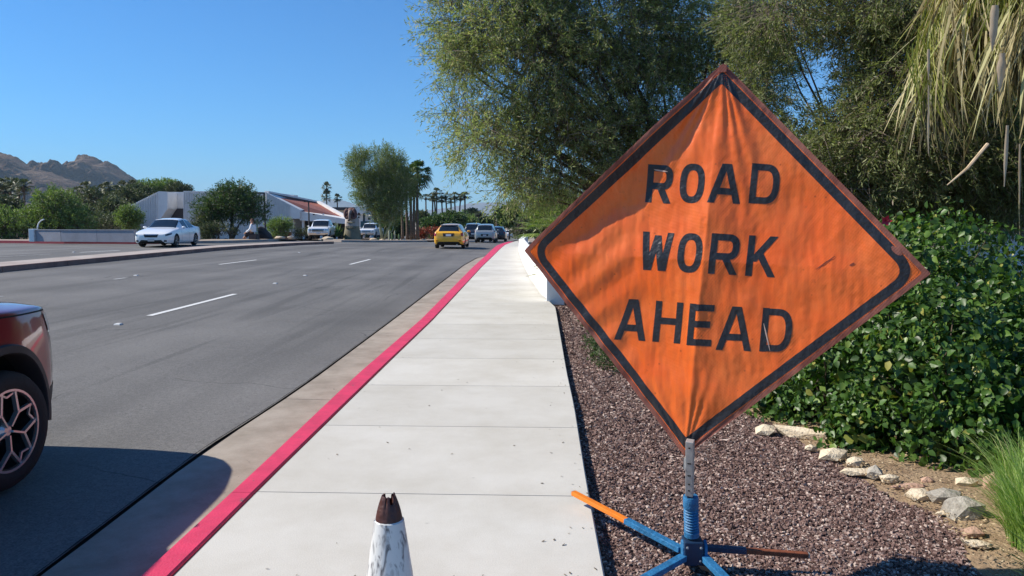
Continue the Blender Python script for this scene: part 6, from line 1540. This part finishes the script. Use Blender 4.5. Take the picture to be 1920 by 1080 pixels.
# masses of trees farther away, each a tree
mt_l = [(10, 395, 30, 22, 100), (180, 388, 34, 30, 105), (215, 400, 30, 26, 100), (245, 380, 34, 26, 115), (280, 356, 28, 16, 160), (310, 352, 30, 14, 165), (335, 358, 24, 12, 160), (150, 410, 28, 20, 95), (262, 372, 26, 22, 120), (205, 420, 40, 14, 90)]
mlab = ['dark rounded tree at the left edge behind the low shrubs', 'dark tree under the slanting palm', 'dense dark tree left of the ribbed building', 'olive tree touching the sloping building wall', 'light green tree on the hill above the building', 'brownish tree on the hill crest above the building', 'small tree at the right end of the hill crest', 'dusky tree right of the big feathery shrub', 'tree between the palm grove and the building slope', 'low spreading tree behind the low grey wall']
for i, (x, y, rx, rz, Y) in enumerate(mt_l):
    bush(x, y, rx, rz, Y, 520, M['leafD'] if i not in (4, 5) else M['leafG'], mlab[i], 60+i, nm='background_tree', la=.32, lb=.16, tl=.7, cat='tree', up=.2, cs=.5, group='trees below the left mountains')
mt_r = [(820, 420, 34, 12, 110, 'clipped green hedge tree left of the yellow hatchback roof'), (850, 412, 22, 14, 150, 'green tree above the yellow hatchback roof'), (868, 416, 26, 16, 160, 'large green tree above the dark suv'), (885, 405, 16, 12, 190, 'dark round tree above the silver suv'), (905, 418, 16, 12, 190, 'grey green tree behind the short palm'), (922, 420, 16, 12, 200, 'tree left of the grey crowned palm'), (940, 412, 14, 14, 170, 'dusty tree beside the white canopy'), (955, 405, 16, 16, 100, 'grey green tree above the white canopy'), (1015, 416, 34, 22, 78, 'broad green tree behind the young fan palm and the white wall'), (1060, 405, 40, 30, 55, 'leafy tree behind the left corner of the orange sign'), (745, 425, 26, 12, 100, 'shrubby tree behind the palm trunks'), (700, 425, 26, 12, 125, 'dark tree behind the ram statue'), (790, 408, 12, 8, 150, 'small dark tree right of the palm trunks')]
for i, (x, y, rx, rz, Y, lab) in enumerate(mt_r):
    bush(x, y, rx, rz, Y, 420, [M['leafD'], M['leafS'], M['leafG']][i % 3] if i else M['leafS'], lab, 80+i, nm='background_tree', la=.36, lb=.18, tl=.6, cat='tree', up=.1, cs=.5, group='trees down the road')
M['redbush'] = leafmat('red_flowering_leaves', [(0, (.16, .02, .015)), (.6, (.34, .05, .03)), (1, (.12, .12, .04))], trans=.2)
bush(812, 439, 20, 9, 95, 330, M['redbush'], 'low red flowering shrub left of the yellow hatchback', 97, la=.2, lb=.1)
bush(790, 440, 10, 7, 90, 120, M['redbush'], 'small orange red shrub right of the palm trunks', 98, la=.2, lb=.1)
bush(974, 425, 16, 14, 60, 240, M['leafD'], 'dusty green shrub beyond the end of the white wall', 99, la=.18, lb=.07)
# ribbed building
Yb = 92.0
def bp(px, py, Y=Yb): return at_y(px, py, Y)
bo = Vector((bp(345, 440).x, Yb, G(-45, Yb))); bd = empty('ribbed_building', bo, 0, 'long low pale ribbed building with sloping ends and a red brown roof', 'building')
def face_prism(nm, pts, depth, m, Y=Yb, parent=bd):
    P = [bp(a, b, Y)-bo for a, b in pts]; mb = MB(); mb.prism(P, (0, depth, 0)); bm_o = mb.build(nm, m, parent)
    b2 = bmesh.new(); b2.from_mesh(bm_o.data); bmesh.ops.recalc_face_normals(b2, faces=b2.faces); b2.to_mesh(bm_o.data); b2.free(); return bm_o
gy_ = 450
def ribbed(pts_top, x0, x1, Y, parent, pitch=3.2, ybot=450):
    """vertical ribs following a roofline given in pixel columns"""
    mb = MB(); xs = [p[0] for p in pts_top]; ys_ = [p[1] for p in pts_top]; x = x0+1
    while x < x1-1:
        yt = np.interp(x, xs, ys_)+.6; a = bp(x, yt, Y-.035)-bo; b = bp(x, ybot, Y-.035)-bo
        mb.bar(a, b, .09, .13, up=(0, 1, 0)); x += pitch*(1 if Y < 95 else 1)
    o = mb.build('ribs', M['rib'], parent); tag(o, kind='stuff')
w = face_prism('left_wing', [(226, 450), (226, 394), (298, 358.5), (314, 359.5), (314, 391), (301, 411), (301, 450)], 10, M['ribwall']); ribbed([(226, 394), (298, 358.5), (314, 359.5)], 226, 298, Yb, w)
w = face_prism('recess_wall', [(314, 450), (314, 360), (344, 360), (344, 450)], 8, M['ribwall'], Y=Yb+2.5)
face_prism('porch_shade_panel', [(299, 412), (299, 391), (343.5, 391), (343.5, 412)], .1, M['fascia'], Y=Yb+2.35)  # upright dark panel: shade inside the opening, put in as colour
w = face_prism('middle_wall', [(344, 450), (344, 358), (500, 360), (500, 450)], 12, M['ribwall']); ribbed([(344, 358), (500, 360)], 344, 500, Yb, w)
w = face_prism('right_wing', [(500, 450), (500, 361), (562, 393), (562, 410), (545, 410), (545, 450)], 10, M['ribwall'], Y=Yb-.4); ribbed([(500, 361), (562, 393)], 500, 545, Yb-.4, w, ybot=446)
# red brown roof: slope rising away behind the right wing
a0, a1 = bp(508, 369.0, Yb+3), bp(598, 382.5, Yb+12); b1, b0 = bp(652, 415, Yb+6), bp(562, 397, Yb+.3)
mb = MB(); mb.add([bp(505, 365, Yb)-bo, bp(600, 381, Yb+14)-bo, bp(650, 411, Yb+6)-bo, bp(562, 398, Yb-.2)-bo], [(0, 1, 2, 3), (3, 2, 1, 0)]); rf = mb.build('roof', M['roofred'], bd)
n_ = 26; mb = MB()
for i in range(1, n_):
    t = i/n_; a = bp(505, 365, Yb).lerp(bp(600, 381, Yb+14), t)-bo; b = bp(562, 398, Yb-.2).lerp(bp(650, 411, Yb+6), t)-bo; mb.bar(a+Vector((0, 0, .05)), b+Vector((0, 0, .05)), .12, .08)
tag(mb.build('roof_seams', M['roofred'], rf), kind='stuff')
for nm, p, q, w_, h_, m_ in (('ridge_fascia', (500, 362), (600, 382), .5, .35, 'fascia'), ):
    mb = MB(); mb.bar(bp(*p, Yb)-bo, bp(*q, Yb+14)-bo, w_, h_); mb.build(nm, M[m_], bd)
    mb = MB(); mb.bar(bp(p[0], p[1]-2.2, Yb)-bo, bp(q[0], q[1]-2.5, Yb+14)-bo, .6, .22); mb.build('parapet', M['ribwall'], bd)
mb = MB(); mb.bar(bp(597, 380, Yb+12)-bo, bp(655, 411.5, Yb+5)-bo, .5, .45); mb.build('eave_beam', M['ribwall'], bd)
face_prism('entrance_wall', [(562, 412), (562, 396), (650, 411), (650, 420), (562, 413)], 5, M['ribwall'], Y=Yb-.1)
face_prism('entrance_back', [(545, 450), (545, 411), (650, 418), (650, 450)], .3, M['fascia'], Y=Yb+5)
for x in (547, 566, 600, 628): face_prism('column', [(x, 450), (x, 412), (x+4, 412), (x+4, 450)], .4, M['ribwall'], Y=Yb+.4)
for x in (556, 574, 584, 609, 616): 
    f = face_prism('window', [(x, 440), (x, 416), (x+7, 416), (x+7, 440)], .1, M['winglass'], Y=Yb+4.8)
for x in (588, 606): face_prism('wall_vent', [(x-1.5, 403), (x-1.5, 400.5), (x+1.5, 400.5), (x+1.5, 403)], .1, M['wallwhite'] if x > 600 else M['fascia'], Y=Yb-.25)
mb = MB(); mb.prism([bp(a, b, 75)-bo for a, b in ((507, 450), (507, 434), (545, 435), (545, 450))], (0, .3, 0)); mb.build('brick_planter', M['rust'], bd)
# second building behind the statue
Y2 = 120.0; bo2 = Vector((bp(690, 440, Y2).x, Y2, G(-25, Y2))); b2_ = empty('dark_roofed_building', bo2, 0, 'flat roofed building with white wall and dark glass behind the ram statue', 'building')
def fp2(nm, pts, depth, m, Y=Y2):
    P = [bp(a, b, Y)-bo2 for a, b in pts]; mb = MB(); mb.prism(P, (0, depth, 0)); o = mb.build(nm, m, b2_); b = bmesh.new(); b.from_mesh(o.data); bmesh.ops.recalc_face_normals(b, faces=b.faces); b.to_mesh(o.data); b.free(); return o
fp2('wall', [(612, 448), (612, 394), (668, 394), (668, 448)], 12, M['cream']); fp2('roof_slab', [(610, 394), (610, 388.5), (668, 388.5), (668, 394)], 13, M['fascia'], Y2-.5)
fp2('white_block', [(663, 398.5), (666, 388), (682, 388), (680, 399.5), (671, 399.5)], 3, M['wallwhite'], Y2-4)
fp2('right_wall', [(668, 448), (668, 399), (696, 405), (696, 448)], 10, M['wallwhite'], Y2-1); fp2('right_roof', [(682, 394), (682, 391), (714, 391), (714, 394.5)], 12, M['fascia'], Y2-2)
fp2('dark_wall', [(696, 448), (696, 394), (740, 396), (740, 448)], 8, M['fascia'], Y2+1)
for q_ in ([(680.5, 415), (680.5, 400), (684, 400), (684, 415)], [(670, 404), (670, 402), (676, 402), (676, 404)], [(671, 409), (671, 406), (674, 406), (674, 409)], [(690, 412), (690, 408), (694, 408), (694, 412)]): fp2('window', q_, .1, M['winglass'], Y2-1.15)
fp2('tinted_window', [(676, 427), (676, 415), (693, 415), (693, 427)], .1, M['teal'], Y2-1.2)
# cream wall and canopy farther on
def simple_block(nm, pts, Y, depth, m, label, cat, roof=None):
    o0 = bp(pts[0][0], pts[0][1], Y); P = [bp(a, b, Y)-o0 for a, b in pts]; e = empty(nm, o0, 0, label, cat); mb = MB(); mb.prism(P, (0, depth, 0)); o = mb.build('wall', m, e); b = bmesh.new(); b.from_mesh(o.data); bmesh.ops.recalc_face_normals(b, faces=b.faces); b.to_mesh(o.data); b.free()
    if roof:
        P = [bp(a, b, Y-.4)-o0 for a, b in roof]; mb = MB(); mb.prism(P, (0, depth+.8, 0)); mb.build('roof', M['ribwall'], e)
    return e
simple_block('cream_building', [(790, 432), (790, 405), (848, 405), (848, 432)], 165, 10, M['cream'], 'long cream building behind the hedge left of the yellow hatchback', 'building', [(786, 405.5), (786, 403), (852, 403), (852, 405.5)])
simple_block('small_cream_house', [(850, 432), (850, 409), (870, 409), (870, 432)], 185, 8, M['cream'], 'small cream house right of the long cream building', 'building', [(848, 409), (848, 407.5), (872, 407.5), (872, 409)])
cn = bp(955, 428, 140); e = empty('white_canopy', cn, 0, 'white peaked canopy beside the road beyond the pale sedan', 'canopy')
for px_ in ((940, 425, 948, 409.5, 957, 425), (953, 425, 966, 416.5, 981, 419)):
    a, t, b = bp(px_[0], px_[1], 140), bp(px_[2], px_[3], 140), bp(px_[4], px_[5], 140); t = t+Vector((0, 2, 0)); mb = MB(); a2, b2 = a+Vector((0, 4, 0)), b+Vector((0, 4, 0))
    mb.add([a-cn, b-cn, b2-cn, a2-cn, t-cn], [(0, 1, 4), (1, 2, 4), (2, 3, 4), (3, 0, 4)]); mb.build('canopy_top', M['wallwhite'], e)
for x in (941, 956, 979): mb = MB(); mb.tube([bp(x, 440, 140)-cn, bp(x, 422, 140)-cn], .06, 6); mb.build('post', M['wallwhite'], e)

# ------------------------------------------------------------------ mountains
def mountain(nm, ridge, D, depth, m, seed, rough, base_py=436, nx=420, ny=110):
    xs = np.array([p[0] for p in ridge], float); ys_ = np.array([p[1] for p in ridge], float); rows = []
    for j in range(ny+1):
        t = j/ny*1.5; row = []
        for i in range(nx+1):
            px_ = xs[0]+(xs[-1]-xs[0])*i/nx; py = np.interp(px_, xs, ys_); r = at_y(px_, py, D)
            Y = D-depth*(1-t); X = r.x*(0.75+0.25*Y/D)
            H = r.z+5; hgt = H*(t**1.15 if t <= 1 else max(0, 1-(t-1)*1.2)) 
            w_ = min(1, t*1.6)*(1-.9*ss(.72, 1.0, t)) if t <= 1 else .4
            nz = mnoise.ridged_multi_fractal(Vector((X/rough, Y/rough*.6, seed)), .72, 2.2, 7, 1.0, 2.0)-1.0
            nz2 = mnoise.fractal(Vector((X/rough*4, Y/rough*4, seed+9)), .8, 2.1, 4)
            row.append((X, Y, hgt+H*w_*(.26*nz+.11*nz2)-5*(1-t)+zl(400)))
        rows.append(row)
    mb = MB(); mb.grid(rows); o = mb.build(nm, m, smooth=True); o.data.set_sharp_from_angle(angle=R(30)); return tag(o, kind='structure')
def rockmat(name, a, b, c, sc):
    m, N, L, P = new_mat(name); tc = N.new('ShaderNodeTexCoord'); n1 = N.new('ShaderNodeTexNoise'); n1.inputs['Scale'].default_value = sc; n1.inputs['Detail'].default_value = 9; n1.inputs['Roughness'].default_value = .68; n1.inputs['Distortion'].default_value = .6
    L.new(tc.outputs['Object'], n1.inputs['Vector']); r = N.new('ShaderNodeValToRGB'); L.new(n1.outputs['Fac'], r.inputs[0]); e = r.color_ramp.elements; e[0].position = .34; e[0].color = (*a, 1); e[1].position = .68; e[1].color = (*c, 1); x = e.new(.5); x.color = (*b, 1)
    L.new(r.outputs[0], P.inputs['Base Color']); P.inputs['Roughness'].default_value = 1; P.inputs['Specular IOR Level'].default_value = .1
    bpn = N.new('ShaderNodeBump'); bpn.inputs['Strength'].default_value = 1.0; bpn.inputs['Distance'].default_value = 70; L.new(n1.outputs['Fac'], bpn.inputs['Height']); L.new(bpn.outputs[0], P.inputs['Normal']); return m
M['mtn'] = rockmat('desert_mountain_rock', (0.07, 0.045, 0.036), (0.14, 0.095, 0.072), (0.30, 0.22, 0.165), .013)
M['mtnfar'] = rockmat('far_mountain_rock', (0.08, 0.065, 0.06), (0.12, 0.10, 0.09), (0.16, 0.14, 0.12), .001)
M['hill'] = rockmat('scrubby_hill', (0.05, 0.05, 0.025), (0.10, 0.085, 0.05), (0.17, 0.13, 0.09), .03)
R1 = [(-260, 330), (-160, 300), (-80, 280), (-20, 284), (0, 288), (14, 290), (30, 296), (48, 306), (66, 317), (80, 321), (100, 326), (150, 345), (220, 380), (300, 425), (360, 436)]
R2 = [(20, 400), (60, 335), (78, 318), (92, 318), (106, 314.5), (120, 316), (133, 318), (136, 311), (145, 303), (158, 300.5), (176, 301), (190, 308.5), (200, 308), (212, 315), (230, 326), (245, 336), (262, 350), (300, 380), (360, 420), (420, 436)]
mountain('mountain', R1, 2300, 1000, M['mtn'], 3.0, 330.0); mountain('mountain', R2, 2700, 1100, M['mtn'], 8.0, 330.0)
R3 = [(230, 425), (262, 395), (282, 352), (300, 341.5), (318, 342), (330, 347), (345, 356), (362, 372), (400, 410), (430, 432)]
mountain('hill', R3, 420, 160, M['hill'], 5.0, 60.0, nx=120, ny=40)
R4 = [(380, 410), (440, 402), (500, 396), (560, 388), (590, 378), (618, 371), (640, 374), (665, 384), (700, 391), (760, 398), (800, 395), (850, 388), (900, 380), (940, 378), (1000, 372), (1080, 384), (1200, 395), (1400, 410)]
mountain('far_mountain', R4, 15000, 3500, M['mtnfar'], 2.0, 1800.0, nx=260, ny=40)
# small white cloud low on the horizon
mb = MB()
# ------------------------------------------------------------------ air
HZ = 2.1e-5
if HZ > 0:
    m = bpy.data.materials.new('pale_air'); m.use_nodes = True; N = m.node_tree.nodes; N.clear(); out = N.new('ShaderNodeOutputMaterial'); pv_ = N.new('ShaderNodeVolumePrincipled')
    pv_.inputs['Color'].default_value = (0.62, 0.82, 1.0, 1); pv_.inputs['Density'].default_value = HZ*3; pv_.inputs['Anisotropy'].default_value = 0.0
    m.node_tree.links.new(pv_.outputs[0], out.inputs['Volume'])
    mb = MB(); mb.box((0, 9000, 420), (20600, 19000, 900)); hz = mb.build('haze', m); tag(hz, kind='stuff')
